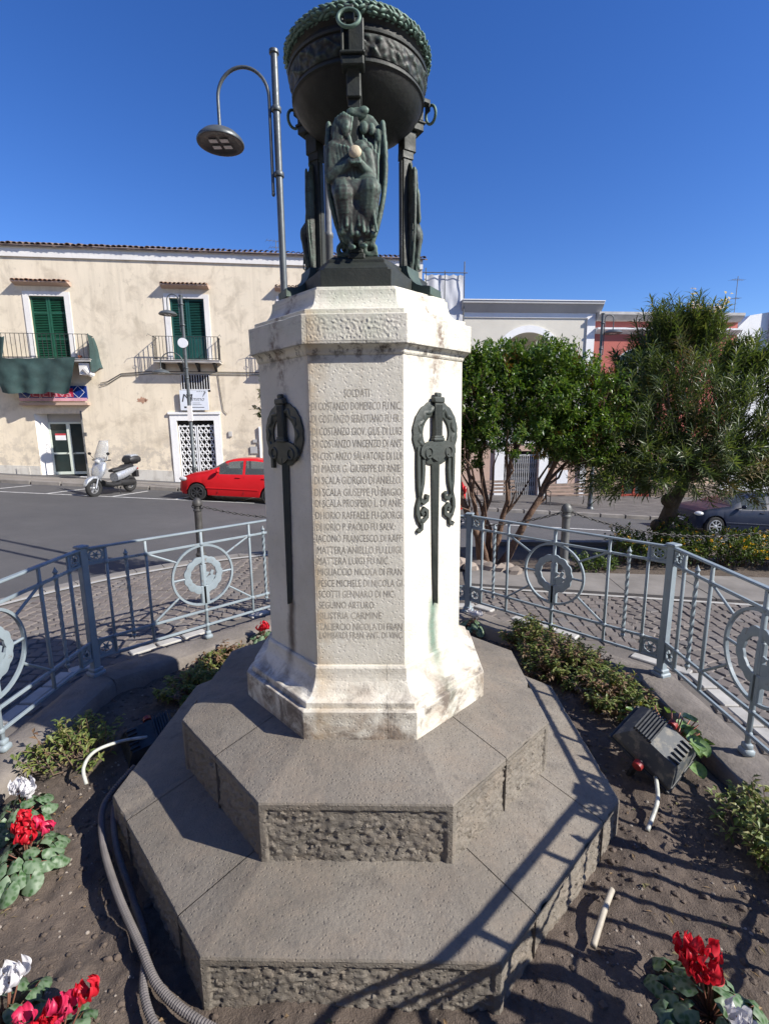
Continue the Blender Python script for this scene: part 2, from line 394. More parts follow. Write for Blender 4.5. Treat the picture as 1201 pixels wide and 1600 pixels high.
# pavement before the cream house: kerb line parallel to the wall
def pave_l(x, y):
    t = max(0., min(1., (y-(wall_y(x)-3.3))/3.3)); zk = road_z(x, wall_y(x)-3.3)+.13
    zw = -.33-.066*(x+14.7); zw = max(zw, zk-.25); return zk*(1-t)+zw*t
mb = MB()
mb.grid(lambda u, v: (-34+38*u, wall_y(-34+38*u)-3.14+3.5*v, pave_l(-34+38*u, wall_y(-34+38*u)-3.14+3.5*v)), 40, 4)
pl = rawbuild(mb, 'pavement', M['pave_warm']); tag(pl, kind='structure')
KE = MB().box(-.48, .48, -.08, .08, -.16, 0, ch=.015).mesh('kerb_stone', M['slab'], None)
def kerb_row(parent, x0, x1, lf, zf):
    n = int((x1-x0)/1.0)
    for i in range(n):
        x = x0+(i+.5)*(x1-x0)/n; y = lf(x); dy = lf(x+.5)-lf(x-.5); dz = zf(x+.5, lf(x+.5))-zf(x-.5, lf(x-.5))
        dupe(KE, 'kerb_stone', parent, tr(x, y, zf(x, y)+.006+random.uniform(-.006, .006)) @ rot('Z', atan2(dy, 1)) @ rot('Y', -atan2(dz, 1)))
kerb_row(pl, -22, 1, lambda x: wall_y(x)-3.2, pave_l)
mb = MB()                                                              # white bay lines run on over the pavement
for i in range(3):
    x = -12.2+i*1.3; ribbon(seg((x, wall_y(x)-2.6), (x+.9, wall_y(x)-1.1), 4), .06, pave_l, .006, mb)
ribbon(seg((-18, wall_y(-18)-1.5), (-6, wall_y(-6)-1.5)), .04, pave_l, .006, mb)
rawbuild(mb, 'painted_line', M['paint_line'], pl)
# pavement before the houses on the right
def pave_r(x, y):
    k = wall2_y(x)-5.3; t = max(0., min(1., (y-k)/5.3)); return (road_z(x, k)+.13)*(1-t)+(-1.66-.03*(x-5))*t
mb = MB()
mb.grid(lambda u, v: (0+30*u, wall2_y(30*u)-5.14+5.5*v, pave_r(30*u, wall2_y(30*u)-5.14+5.5*v)), 30, 6)
pr = rawbuild(mb, 'pavement', M['pave_dark']); tag(pr, kind='structure')
kerb_row(pr, 1, 24, lambda x: wall2_y(x)-5.2, pave_r)
mb = MB()
for k in range(3):
    for s_ in (-1, 1):
        ribbon([(x*.25, wall2_y(x*.25)-4.2+k*1.25+s_*.38*sin(x*.25*1.9+k)) for x in range(10, 88)], .04, pave_r, .006, mb)
rawbuild(mb, 'wave_inlay', M['slab'], pr)

# ------------------------------------------------------------------ plaza: terrace with cobbles, kerbs and bed
OA = [radians(22.5+45*i) for i in range(8)]
def octa(ap, z=None):
    R = ap/cos(radians(22.5)); return [(R*cos(a), R*sin(a)) for a in OA]
PLAZA = [(-4.52*cos(radians(a)), 4.52*sin(radians(a))) for a in range(-60, 64, 4)] + [(-1.3, 4.1), (.2, 3.75), (.9, 3.30), (5.2, 2.88), (9, 2.5), (9, -7), (-2.3, -7)]
PLAZA = PLAZA[::-1]
def ptin(p, poly):
    c = False; n = len(poly)
    for i in range(n):
        a = poly[i]; b = poly[(i+1) % n]
        if (a[1] > p[1]) != (b[1] > p[1]) and p[0] < (b[0]-a[0])*(p[1]-a[1])/(b[1]-a[1])+a[0]: c = not c
    return c
def holed_slab(outer, inner, z0, z1):
    bm = bmesh.new(); loops = []
    for poly in (outer, inner):
        vs = [bm.verts.new((p[0], p[1], z1)) for p in poly]; loops.append(vs)
        for i in range(len(vs)): bm.edges.new((vs[i], vs[(i+1) % len(vs)]))
    bmesh.ops.triangle_fill(bm, use_beauty=True, edges=bm.edges[:])
    for vs in loops:
        lo = [bm.verts.new((v.co.x, v.co.y, z0)) for v in vs]; n = len(vs)
        for i in range(n): bm.faces.new((vs[i], vs[(i+1) % n], lo[(i+1) % n], lo[i]))
    bmesh.ops.recalc_face_normals(bm, faces=bm.faces[:]); me = D.meshes.new('plaza'); bm.to_mesh(me); bm.free(); return me
_pm = holed_slab(PLAZA, octa(1.80), -1.9, -.016); _pm.materials.append(M['mortar'])
plz = D.objects.new('plaza', _pm); C.objects.link(plz); tag(plz, kind='structure')
# cobbles in shallow scallops
def cobble_mesh(k):
    rr = random.Random(k); mb = MB()
    a = .0475+rr.uniform(-.004, .002); b = .0435+rr.uniform(-.004, .002)
    q = [(-a, -b), (a, -b), (a, b), (-a, b)]; q = [(x+rr.uniform(-.005, .005), y+rr.uniform(-.005, .005)) for x, y in q]
    vs = [(x, y, -.03) for x, y in q]+[(x, y, -.008) for x, y in q]+[(x*.86, y*.84, -.001+rr.uniform(-.003, .002)) for x, y in q]
    fs = [(4, 5, 1, 0), (5, 6, 2, 1), (6, 7, 3, 2), (7, 4, 0, 3), (8, 9, 5, 4), (9, 10, 6, 5), (10, 11, 7, 6), (11, 8, 4, 7), (8, 9, 10, 11)]
    return mb.add(vs, [f[::-1] if i < 8 else f for i, f in enumerate(fs)])
CV = [cobble_mesh(k) for k in range(8)]
CM = [c.mesh('cobble', M['cobble'], None) for c in CV]
spots = []
RNG = random.Random(5)
for j in range(-16, 60):
    for i in range(-70, 75):
        x = i*.101; per = 1.31; ph = ((x/per+.25) % 1.0)*2-1; dip = .26*sqrt(max(0, 1-ph*ph*.9))
        y = -1.1+j*.093+dip; slope = -.26*.9*ph/max(.32, sqrt(max(.02, 1-ph*ph*.9)))*2/per
        x += RNG.uniform(-.006, .006); y += RNG.uniform(-.005, .005)
        ap = max(x*cos(radians(45*k))+y*sin(radians(45*k)) for k in range(8))
        if ap < 2.26 and not (2.0 < ap < 2.12): continue
        if ap < 2.05: continue
        if hypot(x, y) > 4.27 and x < .4: continue
        if x > -1.5 and y > 2.74-.21*(x-1.0)-.06: continue
        if x < .9 and x > -1.6 and y > 3.0: continue
        if not ptin((x, y), PLAZA): continue
        if y < -2.4 or abs(x) > 6 or (y < .3 and abs(x) > 4.2): continue
        spots.append((x, y, atan2(slope, 1)))
def camdist(p): return hypot(p[0]-.138, p[1]+2.2)
def inview(p):
    d = Vector((p[0]-.138, p[1]+2.206, -1.7)); z = d.dot(_F)
    return z > .1 and abs(d.dot(_R)/z) < .81 and not (abs(p[0]+.01) < .42 and p[1] > 0)
near = sorted([s for s in spots if inview(s)], key=camdist); single = set(near[:300])
rest = MB()
for s in spots:
    Mx = tr(s[0], s[1], -.004+RNG.uniform(-.004, .003)) @ rot('Z', s[2]+RNG.uniform(-.06, .06)) @ rot('X', RNG.uniform(-.03, .03))
    k = RNG.randrange(8)
    if s in single: dupe(CM[k], 'cobble', plz, Mx)
    else: rest.add(CV[k].v, CV[k].f, Mx)
tag(rawbuild(rest, 'far_cobbles', M['cobble'], plz), kind='stuff')
# white marble blocks ringing the kerb, and the thin white line round the plaza
WB = MB().box(-.092, .092, -.045, .045, -.03, .003, ch=.006).mesh('white_block', M['white_stone'], None)
for k in (0, 1, 2, 3, 4, 5):
    an = radians(45*k-22.5+22.5); nx, ny = cos(an), sin(an)
    L = 2*2.19*math.tan(radians(22.5)); n = int(L/.2)
    for i in range(n):
        if k in (1, 3) and i in (2, 3, 7): continue
        if k in (0,) and i in (3, 4): continue
        t = -L/2+(i+.5)*L/n
        dupe(WB, 'white_block', plz, tr(nx*2.19-ny*t, ny*2.19+nx*t, RNG.uniform(-.003, .002)) @ rot('Z', an+pi/2+RNG.uniform(-.02, .02)))
mb = MB(); ribbon([(-4.36*cos(radians(a)), 4.36*sin(radians(a))) for a in range(-20, 72, 3)], .07, lambda x, y: 0, -.004, mb)
ribbon(seg((.9, 2.74), (6.2, 1.63)), .05, lambda x, y: 0, -.004, mb)
rawbuild(mb, 'white_border_line', M['white_stone'], plz)
# border slabs: a ring on the left, straight run on the right
RB = MB()
n = 16
for i in range(24):
    a0 = radians(-20+i*4); a1 = radians(-20+i*4+3.9)
    p = [(-r*cos(a), r*sin(a)) for r, a in ((4.41, a0), (4.55, a0), (4.55, a1), (4.41, a1))]
    MB().prism(p, -.10, .004).build('border_slab', M['slab'], plz)
for i in range(7):
    t0 = .93+i*.78; t1 = t0+.772
    f0 = lambda t: (t, 2.79-.21*(t-1.0)); f1 = lambda t: (t+.04, 3.29-.098*(t-1.0))
    MB().prism([f0(t0), f0(t1), f1(t1), f1(t0)], -.10, .012+RNG.uniform(-.004, .004)).build('border_slab', M['slab'], plz)
# planting strip behind the slabs, held by a low wall towards the road
STRIP = [(.55, 3.40), (1.0, 3.30), (5.3, 2.90), (9.0, 2.55), (9.2, 4.0), (5.4, 4.45), (1.6, 4.6), (.2, 4.4)]
mb = MB(); mb.prism(STRIP, -1.9, -.03); sp = mb.build('planting_strip', M['soil']); tag(sp, kind='structure')
ring = MB()
for i in range(8):
    a, b = STRIP[i], STRIP[(i+1) % 8]
    if i in (3, 4, 5):
        d = Vector((b[0]-a[0], b[1]-a[1])).normalized(); nx, ny = -d.y, d.x
        ring.prism([(a[0]-nx*.0, a[1]-ny*.0), (b[0], b[1]), (b[0]-nx*.14, b[1]-ny*.14), (a[0]-nx*.14, a[1]-ny*.14)], -1.95, .03)
ring.build('retaining_wall', M['slab'], sp)

# inner kerb of the memorial bed: eight bullnosed lengths
kerb = thing('garden_kerb', 'low octagonal stone kerb carrying the blue-grey fence round the memorial bed', 'kerb')
for k in range(8):
    an = radians(45*k); mb = MB(); prof = [(1.735, -.12), (1.735, .015), (1.75, .040), (1.79, .052), (1.93, .052), (1.985, .040), (2.01, .005), (2.015, -.05)]
    t8 = math.tan(radians(22.5)); vs = []
    N = 26
    for i in range(N+1):
        w = -1+2*i/N
        for (a, z) in prof:
            t = w*(a*t8-.0012)
            j = .006*nz(a*3+k*7, t, z, 5)+.003*nz(a, t+k*3, z, 22)
            vs.append((cos(an)*(a+j)-sin(an)*t, sin(an)*(a+j)+cos(an)*t, z+.006*nz(a+k*5, t*1.2, 0, 6)+.002*nz(a, t, 3, 30)))
    m = len(prof); fs = [(i*m+j, (i+1)*m+j, (i+1)*m+j+1, i*m+j+1) for i in range(N) for j in range(m-1)]
    mb.add(vs, fs); mb.build('kerb_length', M['kerbstone'], kerb, 40)

# soil of the bed, lumpy, heaped towards the middle of each side
def soil_z(x, y):
    r = hypot(x, y)
    z = -.014-.022*max(0., min(1., (-x-.6)/.5))+.030*nz(x, y, 0, 2.3)+.018*nz(x, y, 5, 7)+.0105*nz(x, y, 2, 17)+.0085*abs(nz(x, y, 8, 33))
    ap = max(x*cos(radians(45*k))+y*sin(radians(45*k)) for k in range(8))
    return z - .03*max(0, (ap-1.6)/.14) 
mb = MB(); N = 300; S = 3.56; idx = {}; vs = []; fs = []
for j in range(N+1):
    for i in range(N+1):
        x = -S/2+S*i/N; y = -S/2+S*j/N
        ap = max(x*cos(radians(45*k))+y*sin(radians(45*k)) for k in range(8))
        if ap > 1.76 or ap < .98: continue
        idx[i, j] = len(vs); vs.append((x, y, soil_z(x, y)))
for j in range(N):
    for i in range(N):
        q = [(i, j), (i+1, j), (i+1, j+1), (i, j+1)]
        if all(c in idx for c in q): fs.append(tuple(idx[c] for c in q))
mb.add(vs, fs); tag(rawbuild(mb, 'soil', M['soil'], None, 180), kind='structure')
# clods and pebbles
M['pebble'] = simple('pebble', (.26, .225, .19), .9, var=.4, scale=25, bump=.3)
M['clod'] = simple('soil_clod', (.10, .076, .06), .95, var=.4, scale=25, bump=.5)
def rock(mb, x, y, z, r, rr):
    n = 6; vs = [(x+rr.uniform(-.2, .2)*r, y, z+r*.62)]
    for h, q in ((.28, .8), (-.2, 1.0)):
        for j in range(n):
            a = 2*pi*j/n+h; e = r*q*rr.uniform(.7, 1.15); vs.append((x+e*cos(a), y+e*sin(a)*.85, z+h*r))
    fs = [(0, 1+j, 1+(j+1) % n) for j in range(n)]+[(1+j, 7+j, 7+(j+1) % n, 1+(j+1) % n) for j in range(n)]
    mb.add(vs, fs)
for nm, mt, cnt, r0, r1, sd in (('soil_clods', 'clod', 3600, .004, .017, 1), ('garden_pebbles', 'pebble', 900, .003, .010, 2)):
    rr = random.Random(sd); mb = MB(); k = 0
    while k < cnt:
        x = rr.uniform(-1.72, 1.72); y = rr.uniform(-1.45, 1.72)
        ap = max(x*cos(radians(45*q))+y*sin(radians(45*q)) for q in range(8))
        if not 1.075 < ap < 1.71: continue
        r = r0+(r1-r0)*rr.random()**3; rock(mb, x, y, soil_z(x, y)+r*.1, r, rr); k += 1
    tag(rawbuild(mb, nm, M[mt]), 'small loose %s scattered over the soil of the bed' % ('earth clods' if sd == 1 else 'pale pebbles'), 'soil clods' if sd == 1 else 'pebbles', kind='stuff')
# ------------------------------------------------------------------ memorial: stepped base
VA = [radians(-112.5+45*i) for i in range(8)]          # A B C D E F G H ; face i runs from vertex i to i+1
C8 = cos(radians(22.5))
def opoint(face, frac, R, Rj):
    """point on the octagon of circumradius R opposite position frac of a face measured on circumradius Rj"""
    a0, a1 = VA[face % 8], VA[(face+1) % 8]
    if frac in (0, 1): a = a0 if frac == 0 else a1; return Vector((R*cos(a), R*sin(a), 0))
    p = Vector((Rj*cos(a0), Rj*sin(a0), 0)).lerp(Vector((Rj*cos(a1), Rj*sin(a1), 0)), frac)
    n = Vector((cos((a0+a1)/2), sin((a0+a1)/2), 0)) if abs(a1-a0) < pi else Vector((cos(a0+pi/8), sin(a0+pi/8), 0))
    return p + n*((R-Rj)*C8)
def paths(joints):
    """split the octagon into blocks at joints [(face, frac)...] -> list of lists of (face, frac)"""
    if not joints: return [[(i, 0) for i in range(8)]+[(7, 1)]]
    out = []; k = len(joints)
    for i in range(k):
        f0, t0 = joints[i]; f1, t1 = joints[(i+1) % k]; p = [(f0, t0)]; f = f0
        if not (f1 == f0 and t1 > t0):
            while True:
                p.append((f, 1)); f = (f+1) % 8
                if f == f1: break
        p.append((f1, t1)); out.append(p)
    return out
def trim(p, R, gap):
    """shift joint ends by half a gap"""
    L = 2*R*sin(radians(22.5)); q = list(p)
    if 0 < q[0][1] < 1: q[0] = (q[0][0], q[0][1]+gap/2/L)
    if 0 < q[-1][1] < 1: q[-1] = (q[-1][0], q[-1][1]-gap/2/L)
    return q
def sweep(mb, path, prof, Rj, jit=0.0, lo=1, hi=99):
    m = len(prof); cols = []
    for k, (f, t) in enumerate(path):
        c = []
        for (r, z) in prof:
            p = opoint(f, t, r, Rj); c.append(Vector((p.x, p.y, z)))
        if jit and cols:
            a = cols[-1]; n = max(2, int((c[-1]-a[-1]).length/.012))
            for i in range(1, n): cols.append([u.lerp(v, i/n) for u, v in zip(a, c)])
        cols.append(c)
    vs = []
    for c in cols:
        for j, p in enumerate(c):
            if jit and lo <= j <= hi:
                d = Vector((p.x, p.y, 0)).normalized(); w = nz(p.x, p.y, p.z, 26); ch = max(0., nz(p.x, p.y, p.z+9, 13)-.33)*9
                p = p+d*(jit*(w-ch*1.6))+Vector((0, 0, jit*(.6*nz(p.x, p.y, p.z+5, 30)-ch*(1.2 if j >= lo else 0))))
            vs.append(tuple(p))
    n = len(cols)
    fs = [(i*m+j, (i+1)*m+j, (i+1)*m+j+1, i*m+j+1) for i in range(n-1) for j in range(m-1)]
    mb.add(vs, fs)
def vor(x, y, z):
    d, _ = noise.voronoi(Vector((x, y, z))); return d
def riser(mb, f, t0, t1, R, zb, zt, margins, seed, amp=.0068):
    p0 = opoint(f, t0, R, R); p1 = opoint(f, t1, R, R); L = (p1-p0).length; d = (p1-p0)/L; n = Vector((d.y, -d.x, 0))
    H = zt-zb; nu = max(4, int(L/.0052)); nv = max(4, int(H/.0052)); mg = .019
    ml, mr, mbm, mt = margins
    def fn(u, v):
        s = u*L; h = v*H
        e = min(s if ml else 9, (L-s) if mr else 9, (H-h) if mt else 9, h if mbm else 9)
        k = max(0., min(1., (e-mg+.003*nz(s, h, seed, 40))/.006))
        q = p0+d*s+Vector((0, 0, zb+h))
        a = s*52+seed*3.1; b = h*52
        ca, sa = a*.82+b*.5, b*.95-a*.42; pv = Vector((ca*.62, sa*.95, seed)); d1, pt = noise.voronoi(pv)
        hv = noise.cell_vector(pt[0]*7.3+Vector((seed, 3.1, 1.7))); df = pv-pt[0]
        rough = -.35+1.7*((hv.x-.5)*df.x*1.2+(hv.y-.35)*df.y*1.6)*max(0., 1-.5*d1[0])+.22*(hv.z-.5)+.5*nz(a*.3, b*.4, seed)+.55*nz(a*.8, b*.95, seed+2)+.22*nz(a*2.0, b*2.2, seed+4)
        dd = -.0040+amp*rough
        return q+n*(k*dd+(1-k)*.0008*nz(s, h, 1, 60))
    mb.grid(fn, nu, nv)
def step(parent_name, R, Ri, zb, zo, zi, joints, parent, front_faces=(7, 0, 1, 2, 6)):
    for bi, p in enumerate(paths(joints)):
        q = trim(p, R, .0035); mb = MB()
        sweep(mb, q, [(Ri, zb), (Ri, zi), (R-.016, zo+.001), (R-.004, zo-.0025), (R, zo-.010)], R, .0016, 2)
        for i in range(len(q)-1):
            f, a = q[i]; g, b = q[i+1]
            if a == 1: f = (f+1) % 8; a = 0
            if g != f: b = 1 if g == f else b
            zt = zo-.010
            if f in front_faces:
                riser(mb, f, a, b, R, zb, zt, (a == 0, b == 1, False, True), f*3+R*10)
            else:
                A_ = opoint(f, a, R, R); B_ = opoint(f, b, R, R)
                mb.add([(A_.x, A_.y, zb), (B_.x, B_.y, zb), (B_.x, B_.y, zt), (A_.x, A_.y, zt)], [(0, 1, 2, 3)])
        # joint ends
        for (f, t) in (q[0], q[-1]):
            o = opoint(f, t, R, R); i_ = opoint(f, t, Ri, R)
            mb.add([(o.x, o.y, zb), (o.x, o.y, zo-.010), (i_.x, i_.y, zi), (i_.x, i_.y, zb)], [(0, 1, 2, 3)])
        ob = rawbuild(mb, 'step_block', M['trachyte'], parent, 28)
    core = MB(); sweep(core, [(i, 0) for i in range(8)]+[(7, 1)], [(R-.03, zb), (R-.03, zo-.03), (Ri, zi-.03)], R)
    rawbuild(core, 'joint_bed', M['mortar'], parent)
base = thing('memorial_steps', 'two wide octagonal grey stone steps with rough-hewn risers under the memorial', 'steps')
lower = MB(); sweep(lower, [(i, 0) for i in range(8)]+[(7, 1)], [(1.05, -.15), (1.05, .05)], 1.05)
lower = rawbuild(lower, 'lower_step', M['mortar'], base); tag(lower, 'wide lower step')
upper = MB(); sweep(upper, [(i, 0) for i in range(8)]+[(7, 1)], [(.7, .1), (.7, .3)], .7)
upper = rawbuild(upper, 'upper_step', M['mortar'], base); tag(upper, 'narrower upper step')
step('lower', 1.151, .80, -.09, .170, .2262, [(7, .2125), (7, .8075), (1, .225), (1, .815), (3, .5), (5, .5)], lower)
step('upper', .858, .52, .2120, .450, .5115, [(7, .4975), (1, .4975), (3, .5), (5, .5)], upper)

# ------------------------------------------------------------------ memorial: marble pedestal
ped = thing('memorial_pedestal', 'octagonal weathered white marble pedestal carved with a list of fallen soldiers', 'pedestal', (0, 0, .5))
def oct_part(name, prof, joints, Rj, parent, mat, gap=.002, noise_amp=0.0):
    gap = .0011; mb = MB()
    for p in paths(joints): sweep(mb, trim(p, Rj, gap), prof, Rj, .0005, 0, len(prof)-2)
    o = rawbuild(mb, name, mat, parent); o.location = -Vector(parent.matrix_world.translation) if False else (0, 0, -.5); return o
def cove(r0, z0, r1, z1, n=8, inward=True):
    """quarter hollow from (r0,z0) to (r1,z1)"""
    out = []
    for i in range(n+1):
        a = pi/2*i/n
        out.append((r0+(r1-r0)*sin(a), z0+(z1-z0)*(1-cos(a))) if inward else (r0+(r1-r0)*(1-cos(a)), z0+(z1-z0)*sin(a)))
    return out
PJ = [(0, .745), (2, .5), (4, .5), (6, .5)]
oct_part('plinth', [(.574, .495), (.574, .6165), (.570, .6185), (.545, .619)], PJ, .574, ped, M['marble'])
oct_part('base_moulding', [(.550, .6185), (.550, .642), (.545, .6455)]+cove(.545, .6455, .472, .742, 9)+[(.472, .748), (.466, .7575), (.40, .758)], PJ, .55, ped, M['marble'])
shaft_prof = [(.4566, .757), (.4494, 1.942), (.4494, 1.951), (.30, 1.952)]
shaft = oct_part('shaft', shaft_prof, [], .45, ped, M['marble'])
oct_part('neck_moulding', [(.440, 1.945), (.452, 1.954), (.456, 1.960)]+cove(.456, 1.960, .4831, 1.986, 6, False)+[(.30, 1.9862)], [], .45, ped, M['marble'])
cap = oct_part('cap_slab', [(.30, 1.986), (.4831, 1.9862), (.4838, 2.0), (.4831, 2.0845), (.480, 2.0870), (.44, 2.0885)], [], .48, ped, M['marble'])
oct_part('cap_moulding', [(.458, 2.0875), (.458, 2.106), (.453, 2.1085)]+cove(.449, 2.1085, .384, 2.182, 9)+[(.384, 2.188), (.3755, 2.1885), (.372, 2.2005), (.10, 2.2010)], [], .45, ped, M['marble'])
oct_part('core', [(.545, .5), (.545, .60), (.44, .76), (.43, 1.95), (.43, 2.08), (.36, 2.18)], [], .5, ped, M['marble'])
def shaft_r(z): return .4566+(z-.757)/(1.942-.757)*(.4494-.4566)
def face_frame(ang, z, off=0.0):
    """local frame on a shaft face: x along the face, y up, z outward"""
    n = Vector((cos(radians(ang)), sin(radians(ang)), 0)); x = Vector((-n.y, n.x, 0)); o = n*(shaft_r(z)*C8+off)+Vector((0, 0, z))
    tilt = (shaft_r(.757)-shaft_r(1.942))*C8/(1.942-.757)
    up = (Vector((0, 0, 1))-n*tilt).normalized(); return frame(o, x, up, x.cross(up))
# hammered inscribed panel on the front, a hair proud of the shaft
mb = MB(); Mf = face_frame(-90, 1.35)
def panel_fn(u, v):
    x = -.166+.332*u; y = -.585+1.17*v
    e = min(u, 1-u, v*3, (1-v)*3); k = min(1, e/.03)
    return (x, y, .0006)
mb.grid(panel_fn, 2, 4, Mf)
pnl = rawbuild(mb, 'inscription_panel', M['marble'], ped, 180); pnl.location = (0, 0, -.5)
M['letter'] = simple('incised_letter', (.355, .32, .26), .9, var=.45, scale=18)
def text_mesh(body, name):
    cu = D.curves.new(name, 'FONT'); cu.body = body; cu.size = 1.0; cu.resolution_u = 2; cu.offset = -.004
    o = D.objects.new(name, cu); C.objects.link(o)
    dg = bpy.context.evaluated_depsgraph_get(); me = D.meshes.new_from_object(o.evaluated_get(dg)); D.objects.remove(o); me.name = name
    return me
def fit_text(body, name, x0, x1, y0, y1, Mx, mat, parent, off=.0011, base=None):
    me = text_mesh(body, name)
    xs = [v.co.x for v in me.vertices]; ys = [v.co.y for v in me.vertices]
    a, b, c, d = min(xs), max(xs), min(ys) if base is None else base[0], max(ys) if base is None else base[1]
    for v in me.vertices:
        v.co = Mx @ Vector((x0+(v.co.x-a)/(b-a)*(x1-x0), y0+(v.co.y-c)/(d-c)*(y1-y0), off))
    me.materials.clear(); me.materials.append(mat); o = D.objects.new(name, me); C.objects.link(o); o.parent = parent; return o
LINES = [('SOLDATI', 1.819, -.044, .049), ('DI COSTANZO DOMENICO FU NIC.', 1.773, -.163, .164), ('DI COSTANZO SEBASTIANO FU FR.', 1.728, -.163, .160),
 ('DI COSTANZO GIOV. GIUS. DI LUIG', 1.682, -.162, .165), ('DI COSTANZO VINCENZO DI ANT', 1.637, -.162, .165), ('DI COSTANZO SALVATORE DI LUI', 1.591, -.162, .165),
 ('DI MASSA G. GIUSEPPE DI ANIE', 1.545, -.162, .160), ('DI SCALA GIORGIO DI ANIELLO', 1.501, -.161, .160), ('DI SCALA GIUSEPPE FU BIAGIO', 1.456, -.161, .164),
 ('DI SCALA PROSPERO L. DI ANIE', 1.414, -.161, .164), ('DI IORIO RAFFAELE FU GIORGI', 1.368, -.161, .164), ('DI IORIO P. PAOLO FU SALV.', 1.323, -.160, .137),
 ('IACONO FRANCESCO DI RAFF', 1.278, -.160, .164), ('MATTERA ANIELLO FU LUIGI', 1.232, -.160, .161), ('MATTERA LUIGI FU NIC.', 1.189, -.160, .117),
 ('MIGLIACCIO NICOLA DI FRAN', 1.145, -.160, .165), ('PESCE MICHELE DI NICOLA GI', 1.099, -.160, .165), ('SCOTTI GENNARO DI NIC.', 1.055, -.160, .138),
 ('SEGUINO ARTURO', 1.010, -.160, .055), ('SILISTRIA CARMINE', .966, -.160, .085), ('TALIERCIO NICOLA DI FRAN', .920, -.160, .165), ('LOMBARDI FRAN. ANT. DI VINC', .884, -.160, .165)]
for body, z, x0, x1 in LINES:
    h = .0145 if body != 'LOMBARDI FRAN. ANT. DI VINC' else .0135
    o = fit_text(body, 'inscription_line', x0, x1, z-1.35-h, z-1.35+h, Mf, M['letter'], pnl, base=(0, .7))
# worn panel on the cap: eroded lettering that can no longer be read
mb = MB(); Mc = frame((0, -.4835*C8, 2.036), (1, 0, 0), (0, 0, 1), (0, -1, 0))
def worn(u, v):
    x = -.165+.33*u; y = -.040+.080*v; e = min(u*4, (1-u)*4, v, 1-v); k = max(0., min(1., e/.12))
    row = abs(sin(v*pi*3.0)); bl = nz(x, y, 0, 95)*.6+nz(x, y*.7, 3, 150)*.6
    return (x, y, .0008+k*.0030*bl*(.35+.65*row))
mb.grid(worn, 150, 40, Mc)
o = rawbuild(mb, 'worn_inscription', M['marble'], ped, 180); o.location = (0, 0, -.5)

